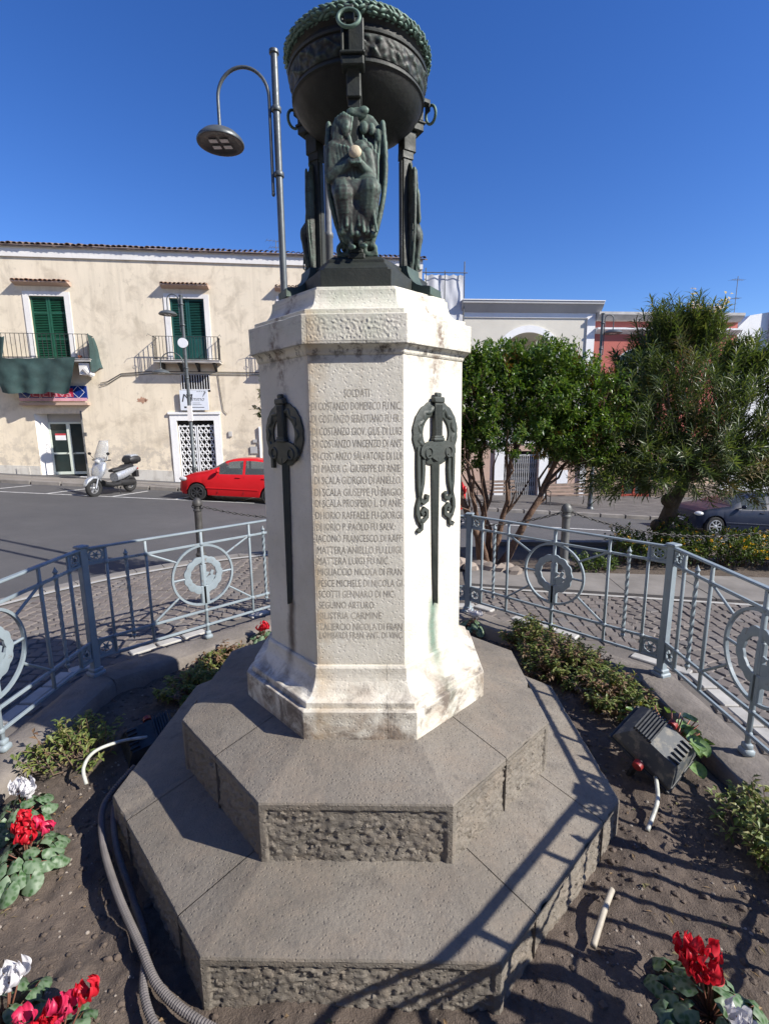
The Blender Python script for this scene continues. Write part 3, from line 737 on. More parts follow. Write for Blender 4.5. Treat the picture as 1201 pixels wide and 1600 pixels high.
# bronze swords hung in laurel rings with ribbons, on the two oblique faces
def sword(ang, ribbons):
    Mx = face_frame(ang, 1.35); T = tr(0, 0, -.5) @ Mx; dz = -1.35
    root = MB()
    # blade with a ridge
    vs = []; 
    for (z, w) in ((1.575, .026), (1.30, .021), (1.10, .016), (1.0, .012), (.972, .002)):
        vs += [(.004-w, z+dz, .004), (.004, z+dz, .021), (.004+w, z+dz, .004), (.004, z+dz, .0005)]
    fs = [(0, 3, 2, 1)]
    for i in range(4):
        for j in range(4): fs.append((i*4+j, i*4+(j+1) % 4, i*4+4+(j+1) % 4, i*4+4+j))
    root.add(vs, fs, T); bl = root.build('sword_ornament', M['bronze_grey'], ped)
    mb = MB()                                                       # grip, pommel, guard
    mb.box(-.018, .026, 1.655+dz, 1.785+dz, .004, .022, T, .003)
    for k in range(5): mb.bar((-.011+k*.0075, 1.662+dz, .022), (-.011+k*.0075, 1.778+dz, .022), .0028, 6, T)
    mb.box(-.027, .035, 1.785+dz, 1.808+dz, .004, .026, T, .004); mb.box(-.012, .020, 1.806+dz, 1.824+dz, .006, .022, T, .004)
    mb.box(-.028, .036, 1.640+dz, 1.652+dz, .004, .026, T, .003); mb.box(-.024, .032, 1.652+dz, 1.660+dz, .004, .024, T, .002)
    mb.build('hilt', M['bronze_grey'], bl, 40)
    mb = MB(); pts = []
    for i in range(13):                                              # winged guard
        a = pi*i/12; pts.append((.008+.105*cos(a), 1.603+.040*sin(a)**.8+dz))
    low = [(.008-.105+.0, 1.590+dz), (-.075, 1.572+dz), (-.045, 1.588+dz), (-.025, 1.572+dz), (.008, 1.556+dz), (.04, 1.572+dz), (.06, 1.588+dz), (.09, 1.572+dz), (.113, 1.590+dz)]
    mb.prism(pts+low, .006, .019, T)
    for s_ in (-1, 1): mb.torus((.008+s_*.06, 1.596+dz, .019), .020, .005, 16, 6, T, 'Z')
    mb.build('guard', M['bronze_grey'], bl, 40)
    mb = MB(); n = 48; vs = []; fs = []                              # laurel ring
    for i in range(n):
        a = 2*pi*i/n; w = .5+.5*cos(a-pi/2)
        ro = (.131, .122); ri = (.078, .070)
        sc_ = 1+.03*abs(sin(a*9))
        for (rx, ry, h) in ((ro[0]*sc_, ro[1]*sc_, .002), (ro[0]*sc_, ro[1]*sc_, .007), ((ro[0]+ri[0])/2, (ro[1]+ri[1])/2, .014), (ri[0], ri[1], .007), (ri[0], ri[1], .002)):
            vs.append((.004+rx*cos(a), 1.670+dz+ry*sin(a), h+(.0015*sin(a*27) if h > .012 else 0)))
    for i in range(n):
        for j in range(4): fs.append((i*5+j, ((i+1) % n)*5+j, ((i+1) % n)*5+j+1, i*5+j+1))
    mb.add(vs, fs, T)
    for i in range(22):
        a = 2*pi*(i+.5)/22; cx, cy = .004+.101*cos(a), 1.670+dz+.093*sin(a); dr = a+pi/2+.5*(-1)**i
        mb.ball((0, 0, 0), (.026, .009, .006), 8, 4, T @ tr(cx, cy, .011) @ rot('Z', dr))
    mb.build('laurel_ring', M['bronze_grey'], bl, 50)
    if ribbons:
        for s_ in (-1, 1):
            mb = MB(); x = lambda q: .004+s_*q
            def rib(pts, w):
                vs = []; 
                for i, p in enumerate(pts):
                    a = pts[max(0, i-1)]; b = pts[min(len(pts)-1, i+1)]; d = Vector((b[0]-a[0], b[1]-a[1])).normalized()
                    for sd in (-1, 1):
                        for h in (.002, .013): vs.append((p[0]-d.y*w/2*sd, p[1]+d.x*w/2*sd+dz, h))
                fs = [];
                for i in range(len(pts)-1):
                    for (a, b) in ((0, 1), (1, 3), (3, 2), (2, 0)): fs.append((i*4+a, i*4+b, i*4+4+b, i*4+4+a))
                fs += [(0, 2, 3, 1), tuple((len(pts)-1)*4+k for k in (0, 1, 3, 2))]; mb.add(vs, fs, T)
            rib([(x(.105), 1.62), (x(.106), 1.55), (x(.104), 1.47), (x(.096), 1.42), (x(.075), 1.402), (x(.055), 1.412), (x(.052), 1.425), (x(.064), 1.428)], .016)
            rib([(x(.080), 1.58), (x(.078), 1.53), (x(.082), 1.48), (x(.097), 1.43), (x(.110), 1.395), (x(.112), 1.365), (x(.10), 1.335), (x(.078), 1.33), (x(.056), 1.345), (x(.056), 1.368), (x(.074), 1.38), (x(.086), 1.365), (x(.076), 1.354)], .017)
            rib([(x(.100), 1.335), (x(.086), 1.318), (x(.088), 1.300), (x(.103), 1.292), (x(.110), 1.302)], .014)
            mb.build('ribbon', M['bronze_grey'], bl, 30)
    else:
        mb = MB(); mb.box(-.088, -.070, 1.535+dz, 1.60+dz, .002, .014, T); mb.build('ribbon_stub', M['bronze_grey'], bl)
    return bl
tag(sword(-45, True), 'bronze sword and laurel ring with curling ribbons')
tag(sword(225, False), 'dark bronze sword and laurel ring without ribbons')

# ------------------------------------------------------------------ bronze tripod brazier with seated figures
tri = thing('bronze_brazier', 'dark bronze tripod brazier with ring handles and seated winged figures on the pedestal', 'brazier', (0, 0, 2.2))
def hexa(ap, hw, extra=0.0):
    """three wide faces towards the legs joined by short oblique faces"""
    P = []
    for k in range(3):
        a = radians(-90+120*k); n = Vector((cos(a), sin(a))); x = Vector((-n.y, n.x))
        P += [tuple(n*ap-x*hw), tuple(n*ap+x*hw)]
    return P
mb = MB(); mb.prism(hexa(.318, .130), .0015, .066); mb.build('base_plate', M['bronze_dark'], tri)
mb = MB(); vs = []; P0 = hexa(.310, .118); P1 = hexa(.27, .104); P2 = hexa(.252, .09)
for k, (PP, z) in enumerate(((P0, .066), (P0, .074), (P1, .104), (P1, .114), (P2, .130))): vs += [(x, y, z) for x, y in PP]
fs = [tuple(24+i for i in range(6))]
for k in range(4):
    for i in range(6): fs.append((k*6+i, k*6+(i+1) % 6, k*6+6+(i+1) % 6, k*6+6+i))
mb.add(vs, fs); mb.build('stepped_base', M['bronze_dark'], tri)
for k in range(3):                                     # scrolled corner pieces between the wide faces
    a = radians(-30+120*k); mb = MB(); Mx = rot('Z', a)
    pr = [(.20, .0)]+[(.352, .0), (.352, .030), (.335, .034)]+[(.335-.085*sin(t*pi/2/6), .034+.085*(1-cos(t*pi/2/6))) for t in range(7)]+[(.20, .125)]
    mb.prism([(x, z) for x, z in pr], -.05, .05, Mx @ frame((0, 0, .002), (1, 0, 0), (0, 0, 1), (0, -1, 0))); mb.build('corner_scroll', M['bronze'], tri, 30)
bowl = MB()
bowl.lathe([(.001, .632), (.07, .637), (.14, .655), (.20, .690), (.238, .728), (.254, .757), (.258, .765), (.265, .769), (.265, .779), (.257, .784), (.257, .789),
            (.271, .866), (.277, .869), (.279, .879), (.273, .884), (.262, .888), (.258, .91), (.268, .925), (.276, .935), (.272, .96), (.24, .96), (.2, .91), (.001, .78)], 64)
bowl = bowl.build('bowl', M['bronze_dark'], tri, 35); bowl.scale = (1, 1, .86); bowl.location = (0, 0, .76*.14)
# relief frieze of leaves on the band
mb = MB()
def frieze(u, v):
    a = 2*pi*u; z = .792+.070*v; r = .2575+(.271-.2575)*v; s = u*2*pi*.27
    e = min(v, 1-v); k = min(1, e/.12); dg = abs(((s*9+z*14) % 1.0)-.5); d2 = vor(s*34, z*34, 0)[0]
    h = .002+k*(.0075*(1-d2*1.3)+.004*nz(s, z, 0, 55)+(.003 if dg < .06 else 0)); return ((r+h)*cos(a), (r+h)*sin(a), z)
mb.grid(frieze, 420, 16); rawbuild(mb, 'relief_band', M['bronze'], bowl, 60)
mb = MB()                                              # leaf-wrapped rim
def rim(u, v):
    a = 2*pi*u; b = 2*pi*v; w = 1+.05*sin(a*26+b*2)+.04*sin(a*52-b); r = .018*w+.002*nz(cos(a)*.3, sin(a)*.3, b*.05, 70)
    return ((.270+r*cos(b))*cos(a), (.270+r*cos(b))*sin(a), .948+r*1.1*sin(b))
mb.grid(rim, 300, 14)
_rr = random.Random(3)
for i in range(72):
    for b in (-1.9, -1.1, -.35, .4, 1.1):
        a = 2*pi*(i+.5*(int(b*10) % 2)+_rr.uniform(-.2, .2))/72; q = .270+.018*cos(b); z = .948+.021*sin(b)
        mb.ball((0, 0, 0), (.016, .0065, .0045), 8, 4, tr(q*cos(a), q*sin(a), z) @ rot('Z', a+pi/2) @ rot('X', -b+pi/2) @ rot('Z', _rr.uniform(-.7, .7)) @ rot('Y', .3))
rawbuild(mb, 'laurel_rim', M['bronze_green'], bowl, 70)

def figure_mesh():
    """seated winged mourner in high relief: clay built from overlapping forms, then fused"""
    mb = MB()
    def ell(x, y, z, rx, ry, rz, rt=0.0, rxx=0.0): mb.ball((0, 0, 0), (rx, ry, rz), 14, 9, tr(x, y, z) @ rot('Y', rt) @ rot('X', rxx))
    def limb(a, b, r0, r1, n=7):
        n = max(n, int((Vector(a)-Vector(b)).length/min(r0, r1)*2.2)+2)
        for i in range(n):
            t = i/(n-1); mb.ball((a[0]+(b[0]-a[0])*t, a[1]+(b[1]-a[1])*t, a[2]+(b[2]-a[2])*t), r0+(r1-r0)*t, 10, 7)
    # wing shell behind: wide at the shoulders, narrow at the foot
    tab = ((.03, .066), (.08, .070), (.14, .074), (.20, .084), (.26, .098), (.32, .108), (.38, .112), (.43, .100), (.465, .070))
    for i in range(46):
        z = .03+.435*i/45; w = next(a[1]+(b[1]-a[1])*(z-a[0])/(b[0]-a[0]) for a, b in zip(tab, tab[1:]) if z <= b[0]+1e-6)
        mb.ball((.004, .012, z), (w, .020, .022), 20, 8)
    for s_ in (-1, 1):                                  # wing leading edges, rolled
        for i in range(52):
            t = i/51; z = .44-.40*t; w = .098+.018*sin(t*pi*.9)-.052*t*t; mb.ball((.004+s_*w, -.006, z), (.011, .018, .018), 8, 6)
        for q in range(4):
            for i in range(36):
                t = i/35; mb.ball((.004+s_*(.088-.017*q-.03*t*(1-q*.15)), -.006-.003*q, .40-.30*t-.015*q), (.0060, .012, .014), 6, 5)
    # head bowed under a hood, hair falling forward
    ell(-.040, -.042, .432, .030, .032, .036, .25); ell(-.047, -.030, .418, .038, .034, .050, .2); ell(-.030, -.062, .418, .017, .016, .026, .2)
    ell(-.025, -.072, .414, .006, .008, .008); ell(-.058, -.045, .37, .017, .022, .06, .1); ell(-.018, -.050, .378, .010, .014, .045, -.25)
    # crest above and small mask in the feathers on the other side
    ell(.012, -.012, .478, .036, .018, .020); ell(.034, -.020, .485, .020, .015, .014); ell(-.01, -.02, .480, .02, .014, .014)
    ell(.034, -.022, .428, .017, .016, .022); ell(.062, -.018, .425, .014, .014, .020); ell(.084, -.014, .405, .012, .012, .022)
    # torso turned, shoulder, arms drawn up to the chest
    ell(-.040, -.040, .318, .044, .036, .072, .08); ell(-.072, -.048, .350, .032, .030, .032); ell(.018, -.036, .335, .034, .028, .05); ell(-.01, -.035, .26, .058, .036, .05)
    limb((-.080, -.052, .345), (-.088, -.062, .262), .026, .021); limb((-.088, -.064, .258), (-.012, -.092, .300), .022, .015)
    limb((.046, -.046, .335), (.062, -.058, .262), .022, .018); limb((.062, -.06, .258), (.022, -.092, .292), .018, .013)
    ell(.006, -.096, .296, .024, .018, .014)            # joined hands
    for i in range(4): limb((-.016+i*.011, -.104, .306), (-.008+i*.010, -.113, .290), .0055, .005, 4)
    # lap, knees, hanging drapery with folds
    limb((-.046, -.05, .225), (-.040, -.105, .192), .044, .040); limb((.040, -.05, .228), (.056, -.108, .205), .044, .040)
    ell(.008, -.085, .205, .072, .042, .038); limb((-.040, -.100, .190), (-.030, -.070, .055), .040, .026, 10); limb((.054, -.102, .20), (.046, -.072, .085), .042, .030, 10)
    ell(.010, -.07, .13, .070, .040, .080); ell(.012, -.06, .085, .064, .034, .05)
    for i in range(9):
        x = -.058+i*.0155; limb((x*.75, -.098-.010*sin(i), .225), (x+.012, -.104-.008*sin(i*1.7), .075+.012*sin(i*2.1)), .0075, .0062, 12)
    for i in range(5): limb((-.066, -.088, .235-i*.013), (.064, -.110+.004*i, .222-i*.016), .0058, .0062, 12)
    for i in range(7): mb.ball((-.05+i*.019, -.088, .066+.010*sin(i*1.9)), (.015, .02, .012), 8, 6)
    for i in range(9):                                  # robe and sleeve folds
        limb((-.075+.013*i, -.082+.003*abs(i-4), .365-.004*i), (-.062+.014*i, -.080+.002*i, .245), .0052, .0045)
    for i in range(7): limb((-.066+.010*i, -.056-.012*sin(i*.5), .462-.004*abs(i-3)), (-.078+.011*i, -.062, .36+.008*i), .0046, .0042)
    for i in range(6): limb((.030+.011*i, -.030, .40-.012*i), (.046+.007*i, -.034, .27-.02*i), .0048, .004)
    # shins and feet
    limb((-.026, -.070, .075), (-.018, -.078, .022), .015, .010); limb((.016, -.068, .075), (.018, -.078, .026), .014, .010)
    limb((-.018, -.076, .018), (-.006, -.106, .012), .011, .008, 5); limb((.020, -.074, .024), (.036, -.100, .018), .011, .008, 5)
    for s_ in (-1, 1): mb.torus((s_*.050, -.012, .022), .020, .010, 14, 8, None, 'Y')
    mb.box(-.075, .08, -.02, .03, -.002, .014)
    me = D.meshes.new('winged_figure'); me.from_pydata(mb.v, [], mb.f)
    o = D.objects.new('fig', me); C.objects.link(o)
    md = o.modifiers.new('r', 'REMESH'); md.mode = 'VOXEL'; md.voxel_size = .0036
    sm = o.modifiers.new('s', 'SMOOTH'); sm.factor = .5; sm.iterations = 2
    tx = D.textures.new('cast', 'CLOUDS'); tx.noise_scale = .02; tx.noise_depth = 2
    dp = o.modifiers.new('d', 'DISPLACE'); dp.texture = tx; dp.strength = .0035; dp.mid_level = .5; dp.texture_coords = 'LOCAL'
    dg = bpy.context.evaluated_depsgraph_get(); out = D.meshes.new_from_object(o.evaluated_get(dg)); D.objects.remove(o); out.name = 'winged_figure'
    out.materials.clear(); out.materials.append(M['bronze_green']); shade(out, 180); return out
FIG = figure_mesh()
LEG = MB()                                            # slab leg with moulded face and flared top
LEG.box(-.018, .018, -.248, -.200, .125, .66, ch=.004); LEG.box(-.012, .012, -.252, -.248, .14, .62); LEG.box(-.012, .012, -.200, -.196, .14, .62)
LEG.box(-.032, .032, -.266, -.182, .118, .140, ch=.004); LEG.box(-.025, .025, -.258, -.190, .140, .158, ch=.004)
def flare(t): a = pi/2*t; return -.224-.042*(1-cos(a)), .63+.125*sin(a)
pr = []
for i in range(9): y, z = flare(i/8); pr.append((y-.026, z))
for i in range(8, -1, -1): y, z = flare(i/8); pr.append((y+.026, z))
LEG.prism(pr, -.022, .022, frame((0, 0, 0), (0, 1, 0), (0, 0, 1), (1, 0, 0)))
LEGM = LEG.mesh('leg', M['bronze_dark'], None)
STR = MB(); STR.box(-.040, .040, -.292, -.24, .735, .770, ch=.004); STR.box(-.044, .044, -.300, -.24, .770, .782, ch=.003)
STR.box(-.014, .040, -.290, -.24, .782, .900, ch=.003); STR.box(-.040, -.030, -.290, -.24, .782, .900, ch=.003); STR.box(-.030, -.014, -.272, -.24, .782, .900); STR.box(-.022, .010, -.334, -.28, .880, .905, ch=.005); STR.box(-.022, .010, -.338, -.326, .850, .905, ch=.004); STR.box(-.026, .026, -.262, -.20, .64, .735, ch=.004)
STRM = STR.mesh('strap', M['bronze_dark'], None)
RING = MB(); RING.torus((0, 0, 0), .036, .0065, 36, 10, tr(-.006, -.348, .848) @ rot('X', -.20)); RINGM = RING.mesh('ring_handle', M['bronze_green'], 180)
for k in range(3):
    Rz = rot('Z', radians(120*k))
    dupe(LEGM, 'leg', tri, Rz); s_ = dupe(STRM, 'strap', tri, Rz @ tr(0, 0, .76*.14) @ Matrix.Diagonal((1, 1, .86, 1))); dupe(RINGM, 'ring_handle', s_, None)
    f = dupe(FIG, 'winged_figure', tri, Rz @ tr(0, -.238, .135) @ Matrix.Diagonal((1, .60, 1, 1) if k == 0 else (.50, .42, 1, 1)))
    if k == 0:
        mb = MB(); mb.ball((0, 0, 0), (.023, .021, .022), 16, 12)
        mb.v = [(x*(1+.12*nz(x, y, z, 90)), y*(1+.12*nz(x, y, z, 90)), z*(1+.12*nz(x, y, z+1, 90))) for x, y, z in mb.v]
        ms = mb.build('pale_orb', simple('pale_patch', (.52, .44, .31), .8, var=.3, scale=30, bump=.4, bscale=120), f, 180); ms.location = (.004, -.104, .325)
        tag(ms, 'pale round lump held in the hands')
# ------------------------------------------------------------------ wrought-iron fence round the bed
def m_fence():
    t = NT('blue_grey_fence_paint'); c = t.mix(t.ramp(t.noise(7, 5, .6), [(.3, 0.0), (.7, 1.0)]), (.20, .245, .272), (.265, .318, .348))
    c = t.mix(t.ramp(t.noise(26, 6, .7), [(.62, 0.0), (.70, .8)]), c, (.15, .085, .05))
    c = t.mix(t.ramp(t.noise(60, 4, .7), [(.6, 0.0), (.75, .35)]), c, (.36, .38, .38))
    return t.done(c, t.maprange(t.noise(20, 4), .3, .7, .42, .7), 0, t.bump(t.noise(50, 4, .6), .3, .003, t.bevel(.002)))
M['fence'] = m_fence()
FR = 2.06; FL = 2*FR*sin(radians(22.5)); HALF = FL/2
fence = thing('iron_fence', 'blue-grey wrought-iron fence with wreath medallions around the memorial bed', 'fence', (0, 0, .05))
Z = lambda z: z-.05
POST = MB(); POST.box(-.024, .024, -.024, .024, Z(.05), Z(.935), ch=.004); POST.box(-.034, .034, -.034, .034, Z(.935), Z(.950), ch=.004); POST.box(-.045, .045, -.045, .045, Z(.04), Z(.075), ch=.008); POST.box(-.035, .035, -.035, .035, Z(.075), Z(.10), ch=.006)
POSTM = POST.mesh('post', M['fence'], None)
FRM = MB()                                     # rails of one panel, x along the panel
FRM.box(-HALF+.024, HALF-.024, -.016, .016, Z(.918), Z(.932), ch=.003)
for z in (.82, .285, .163): FRM.box(-HALF+.024, HALF-.024, -.0085, .0085, Z(z)-.0085, Z(z)+.0085, ch=.002)
FRMM = FRM.mesh('panel_frame', M['fence'], None)
def knob(mb, x, z, r=.019): mb.ball((x, 0, Z(z)), (r, r*.9, r), 10, 6)
def barmesh(x, z0, z1, w=.0085):
    mb = MB(); mb.box(x-w, x+w, -w, w, Z(z0), Z(z1), ch=.002)
    for z in (.82, .285): 
        knob(mb, x, z)
    return mb
BM = []
for x in (-HALF+.137, -HALF+.388, HALF-.388, HALF-.137): BM.append(barmesh(x, .163, .918).mesh('vertical_bar', M['fence'], 50))
mid = barmesh(0, .075, .918, .010); mid.box(-.02, .02, -.02, .02, Z(.085), Z(.115), ch=.005); mid.box(-.030, .030, -.030, .030, Z(.05), Z(.088), ch=.010); mid.ball((0, 0, Z(.163)), (.02, .018, .02), 10, 6)
MIDM = mid.mesh('centre_bar', M['fence'], 50)
def spindle(x):
    mb = MB(); n = 40; vs = []
    for i in range(n+1):                        # twisted square bar
        z = .262+(.842-.262)*i/n; a = i/n*pi*5
        for j in range(4): b = a+pi/2*j; vs.append((x+.0125*cos(b), .0125*sin(b), Z(z)))
    mb.add(vs, [(i*4+j, i*4+(j+1) % 4, i*4+4+(j+1) % 4, i*4+4+j) for i in range(n) for j in range(4)])
    for z, s_ in ((.842, 1), (.262, -1)):
        mb.lathe([(.004, 0), (.014, .004), (.016, .012), (.010, .022), (.004, .036), (.0005, .044)], 10, tr(x, 0, Z(z)) @ (rot('X', 0) if s_ > 0 else rot('X', pi)))
    for z in (.82, .285): knob(mb, x, z)
    return mb.mesh('twisted_spindle', M['fence'], 40)
SPM = [spindle(-HALF+.258), spindle(HALF-.258)]
def plate(x0, x1, z0, z1):
    """pierced corner plate: square frame, ring of holes built as star spokes in a ring"""
    mb = MB(); cx, cz = (x0+x1)/2, Z((z0+z1)/2); w = (x1-x0)/2; h = (z1-z0)/2
    mb.box(x0, x1, -.004, .004, Z(z0), Z(z0)+.010); mb.box(x0, x1, -.004, .004, Z(z1)-.010, Z(z1))
    mb.box(x0, x0+.008, -.004, .004, Z(z0)+.01, Z(z1)-.01); mb.box(x1-.008, x1, -.004, .004, Z(z0)+.01, Z(z1)-.01)
    R = min(w, h)
    for i in range(24):                          # ring plate
        a0, a1 = 2*pi*i/24, 2*pi*(i+1)/24
        q = [(cx+r*cos(a), cz+r*sin(a)) for r, a in ((R*.72, a0), (R*1.02, a0), (R*1.02, a1), (R*.72, a1))]
        mb.prism(q, -.004, .004, frame((0, 0, 0), (1, 0, 0), (0, 0, 1), (0, -1, 0)))
    for i in range(6):                           # star
        a = pi/3*i; mb.prism([(cx+.2*R*cos(a-1.2), cz+.2*R*sin(a-1.2)), (cx+.78*R*cos(a), cz+.78*R*sin(a)), (cx+.2*R*cos(a+1.2), cz+.2*R*sin(a+1.2))], -.0035, .0035, frame((0, 0, 0), (1, 0, 0), (0, 0, 1), (0, -1, 0)))
    mb.lathe([(.0, .007), (R*.18, .005), (R*.26, .0)], 12, frame((cx, 0, cz), (1, 0, 0), (0, 0, 1), (0, -1, 0)))
    for sx in (-1, 1):
        for sz in (-1, 1):
            mb.prism([(cx+sx*w, cz+sz*h), (cx+sx*w*.55, cz+sz*h), (cx+sx*w*.72, cz+sz*h*.72), (cx+sx*w, cz+sz*h*.55)], -.0038, .0038, frame((0, 0, 0), (1, 0, 0), (0, 0, 1), (0, -1, 0)))
    return mb.mesh('pierced_plate', M['fence'], None)
PLM = [plate(-HALF+.026, -HALF+.130, .829, .918), plate(HALF-.130, HALF-.026, .829, .918), plate(-HALF+.026, -HALF+.130, .170, .278), plate(HALF-.130, HALF-.026, .170, .278)]
CZ = Z(.575)
hoop = MB(); n = 64; vs = []
for i in range(n):
    a = 2*pi*i/n
    for (r, y) in ((.226, -.009), (.242, -.009), (.242, .009), (.226, .009)): vs.append((r*cos(a), y, CZ+r*sin(a)))
hoop.add(vs, [(i*4+j, i*4+(j+1) % 4, ((i+1) % n)*4+(j+1) % 4, ((i+1) % n)*4+j) for i in range(n) for j in range(4)])
HOOPM = hoop.mesh('hoop', M['fence'], None)
def strut(a, b):
    return MB().tube([a, b], .0085, 6).mesh('strut', M['fence'], None)
STM = []
for s_ in (-1, 1):
    for (zz, an) in ((.82, 1), (.285, -1)):
        t = radians(35*an); STM.append(strut((s_*(HALF-.388), 0, Z(zz)), (s_*.234*cos(t), 0, CZ+.234*sin(t))))
    STM.append(strut((s_*.234, 0, CZ-.005), (s_*.145, 0, CZ-.005)))
wr = MB(); n = 72; vs = []                      # laurel wreath, scalloped outside, heavier below
for i in range(n):
    a = 2*pi*i/n; ro = .143+.010*abs(sin(a*6.5)); ri = .104-.005*abs(sin(a*7)); e = .010*max(0, -sin(a))
    for (r, y) in ((ri-e, -.007), ((ri+ro)/2, -.012), (ro, -.007), (ro, .007), ((ri+ro)/2, .010), (ri-e, .007)): vs.append((r*cos(a), y, CZ+r*sin(a)))
wr.add(vs, [(i*6+j, i*6+(j+1) % 6, ((i+1) % n)*6+(j+1) % 6, ((i+1) % n)*6+j) for i in range(n) for j in range(6)])
for i in range(20):
    a = 2*pi*(i+.5)/20; wr.ball((0, 0, 0), (.022, .005, .009), 8, 5, tr(.124*cos(a), -.010, CZ+.124*sin(a)) @ rot('Y', -(a+pi/2+.45*(-1)**i)))
WRM = wr.mesh('wreath', M['fence'], 40)
em = MB()                                       # short sheath beside the centre bar and a bird-like crest
em.box(-.034, .030, -.022, .010, CZ-.235, CZ-.085, ch=.006); em.box(-.024, .022, -.020, .008, CZ-.085, CZ+.085, ch=.006); em.box(-.018, .016, -.018, .008, CZ+.085, CZ+.125, ch=.005)
XZ = frame((0, 0, 0), (1, 0, 0), (0, 0, 1), (0, -1, 0))
em.prism([(-.022, CZ-.085), (-.10, CZ-.078), (-.075, CZ-.05), (-.095, CZ-.025), (-.072, CZ-.012), (-.085, CZ+.018), (-.066, CZ+.030), (-.052, CZ+.008), (-.056, CZ-.012), (-.03, CZ-.02), (-.022, CZ-.03)], -.004, .006, XZ)
em.prism([(-.022, CZ-.02), (-.05, CZ+.012), (-.022, CZ+.02)], -.004, .006, XZ)
EMM = em.mesh('emblem', M['fence'], None)
for k in range(8):
    a = OA[k]; dupe(POSTM, 'post', fence, tr(FR*cos(a), FR*sin(a), 0) @ rot('Z', a))
    am = radians(45*k); ap = FR*C8
    f = dupe(FRMM, 'panel_frame', fence, tr(ap*cos(am), ap*sin(am), 0) @ rot('Z', am+pi/2))
    for me in BM + [MIDM] + SPM + PLM + [HOOPM] + STM + [WRM, EMM]: dupe(me, me.name.split('.')[0], f)

# ------------------------------------------------------------------ bollards and chains
M['iron'] = simple('dark_iron', (.075, .072, .068), .55, .3, var=.3, scale=12, bump=.3)
M['bollard'] = simple('grey_cast_iron', (.135, .138, .135), .55, .2, var=.25, scale=10, bump=.3)
BOL = MB().lathe([(.075, 0), (.075, .03), (.062, .045), (.058, .10), (.066, .115), (.066, .135), (.052, .15), (.047, .17), (.045, .66), (.055, .67), (.055, .685), (.046, .695), (.046, .725), (.060, .735), (.062, .755), (.056, .785), (.036, .815), (.012, .828), (.0, .83)], 16)
BOL.torus((.075, 0, .72), .022, .006, 12, 6, None, 'Y'); BOL.torus((-.075, 0, .72), .022, .006, 12, 6, None, 'Y')
BOLM = BOL.mesh('bollard', M['bollard'], 40)
def bollard(x, y, z, rz, label, h=1.0, mat=None):
    o = D.objects.new('bollard', BOLM if mat is None else BOLM.copy()); C.objects.link(o); o.location = (x, y, z); o.rotation_euler.z = rz; o.scale = (1, 1, h)
    if mat: o.data.materials.clear(); o.data.materials.append(mat)
    return tag(o, label, 'bollard', 'chain bollards at the plaza edge')
LINK = MB(); LINK.tube([(.026*cos(2*pi*i/12)*(1.0), .0125*sin(2*pi*i/12), 0) for i in range(12)], .0052, 6, closed=True)
LINKM = LINK.mesh('chain_link', M['iron'], 180)
def chain(a, b, sag, label):
    t = thing('chain', label, 'chain', a, group='chains between the bollards'); A = Vector(a); B = Vector(b)
    def P(u): p = A.lerp(B, u); p.z -= sag*4*u*(1-u); return p
    L = 0; pts = [P(i/200) for i in range(201)]; acc = [0]
    for i in range(200): acc.append(acc[-1]+(pts[i+1]-pts[i]).length)
    n = int(acc[-1]/.042); j = 0
    for i in range(n):
        s_ = (i+.5)*acc[-1]/n
        while acc[j+1] < s_: j += 1
        d = (pts[j+1]-pts[j]).normalized(); p = pts[j]; y = d.cross(Vector((0, 0, 1))).normalized(); z = y.cross(d)
        if i % 2: y, z = z, -y
        y2 = y*cos(.4)+z*sin(.4); z2 = d.cross(y2)
        dupe(LINKM, 'chain_link', t, frame(p-A, d, y2, z2))
    return t
bollard(2.13, 3.32, -.03, .35, 'grey bollard behind the fence panel right of the pedestal')
bollard(-2.38, 3.80, -.06, -.45, 'dark bollard standing at the road edge in front of the red car', 1.06, M['iron'])
chain((2.06, 3.30, .69), (.35, 3.75, .55), .12, 'iron chain running from the grey bollard behind the tree trunks')
chain((2.20, 3.34, .69), (4.75, 3.10, .60), .22, 'long iron chain hanging from the grey bollard towards the dark blue car')
chain((-2.31, 3.82, .70), (-.2, 4.1, .62), .14, 'iron chain hanging from the dark bollard towards the pedestal')

# ------------------------------------------------------------------ lamp posts
M['lamp'] = simple('lamp_grey', (.105, .118, .122), .45, .35, var=.2, scale=9)
M['lamp_light'] = simple('lamp_lens', (.75, .74, .70), .3, var=.05)
M['lamp_in'] = simple('lamp_inside', (.05, .05, .05), .5)
def lamp_head(parent, M_, r=.27):
    mb = MB(); mb.lathe([(.012, .16), (.03, .155), (.035, .135), (.06, .125), (r*.45, .110), (r*.75, .075), (r*.93, .03), (r, -.005), (r*.985, -.02), (r*.95, -.022)], 32, M_); h = mb.build('lamp_head', M['lamp'], parent, 45)
    mb = MB(); mb.lathe([(.001, -.01), (r*.72, -.012), (r*.78, -.02), (r*.95, -.021)], 32, M_); mb.build('reflector', M['lamp_in'], h, 60)
    for k in range(4):
        a = pi/4+pi/2*k; MB().box(-.045, .045, -.03, .03, -.022, -.015, M_ @ tr(.09*cos(a), .09*sin(a), 0)).build('lens', M['lamp_light'], h)
def hook(mb, base, top, out, hz, drop, r=.019, M_=None):
    """arm rising along the pole then bending over in a half circle and dropping: local x is outward"""
    pts = [(base[0], 0, base[1]), (base[0], 0, top)]
    R = (out-base[0])/2; cx = base[0]+R
    pts += [(cx-R*cos(pi*i/18), 0, top+R*1.06*sin(pi*i/18)) for i in range(1, 19)]
    pts.append((out, 0, drop)); mb.tube(pts, r, 10, True, M_)
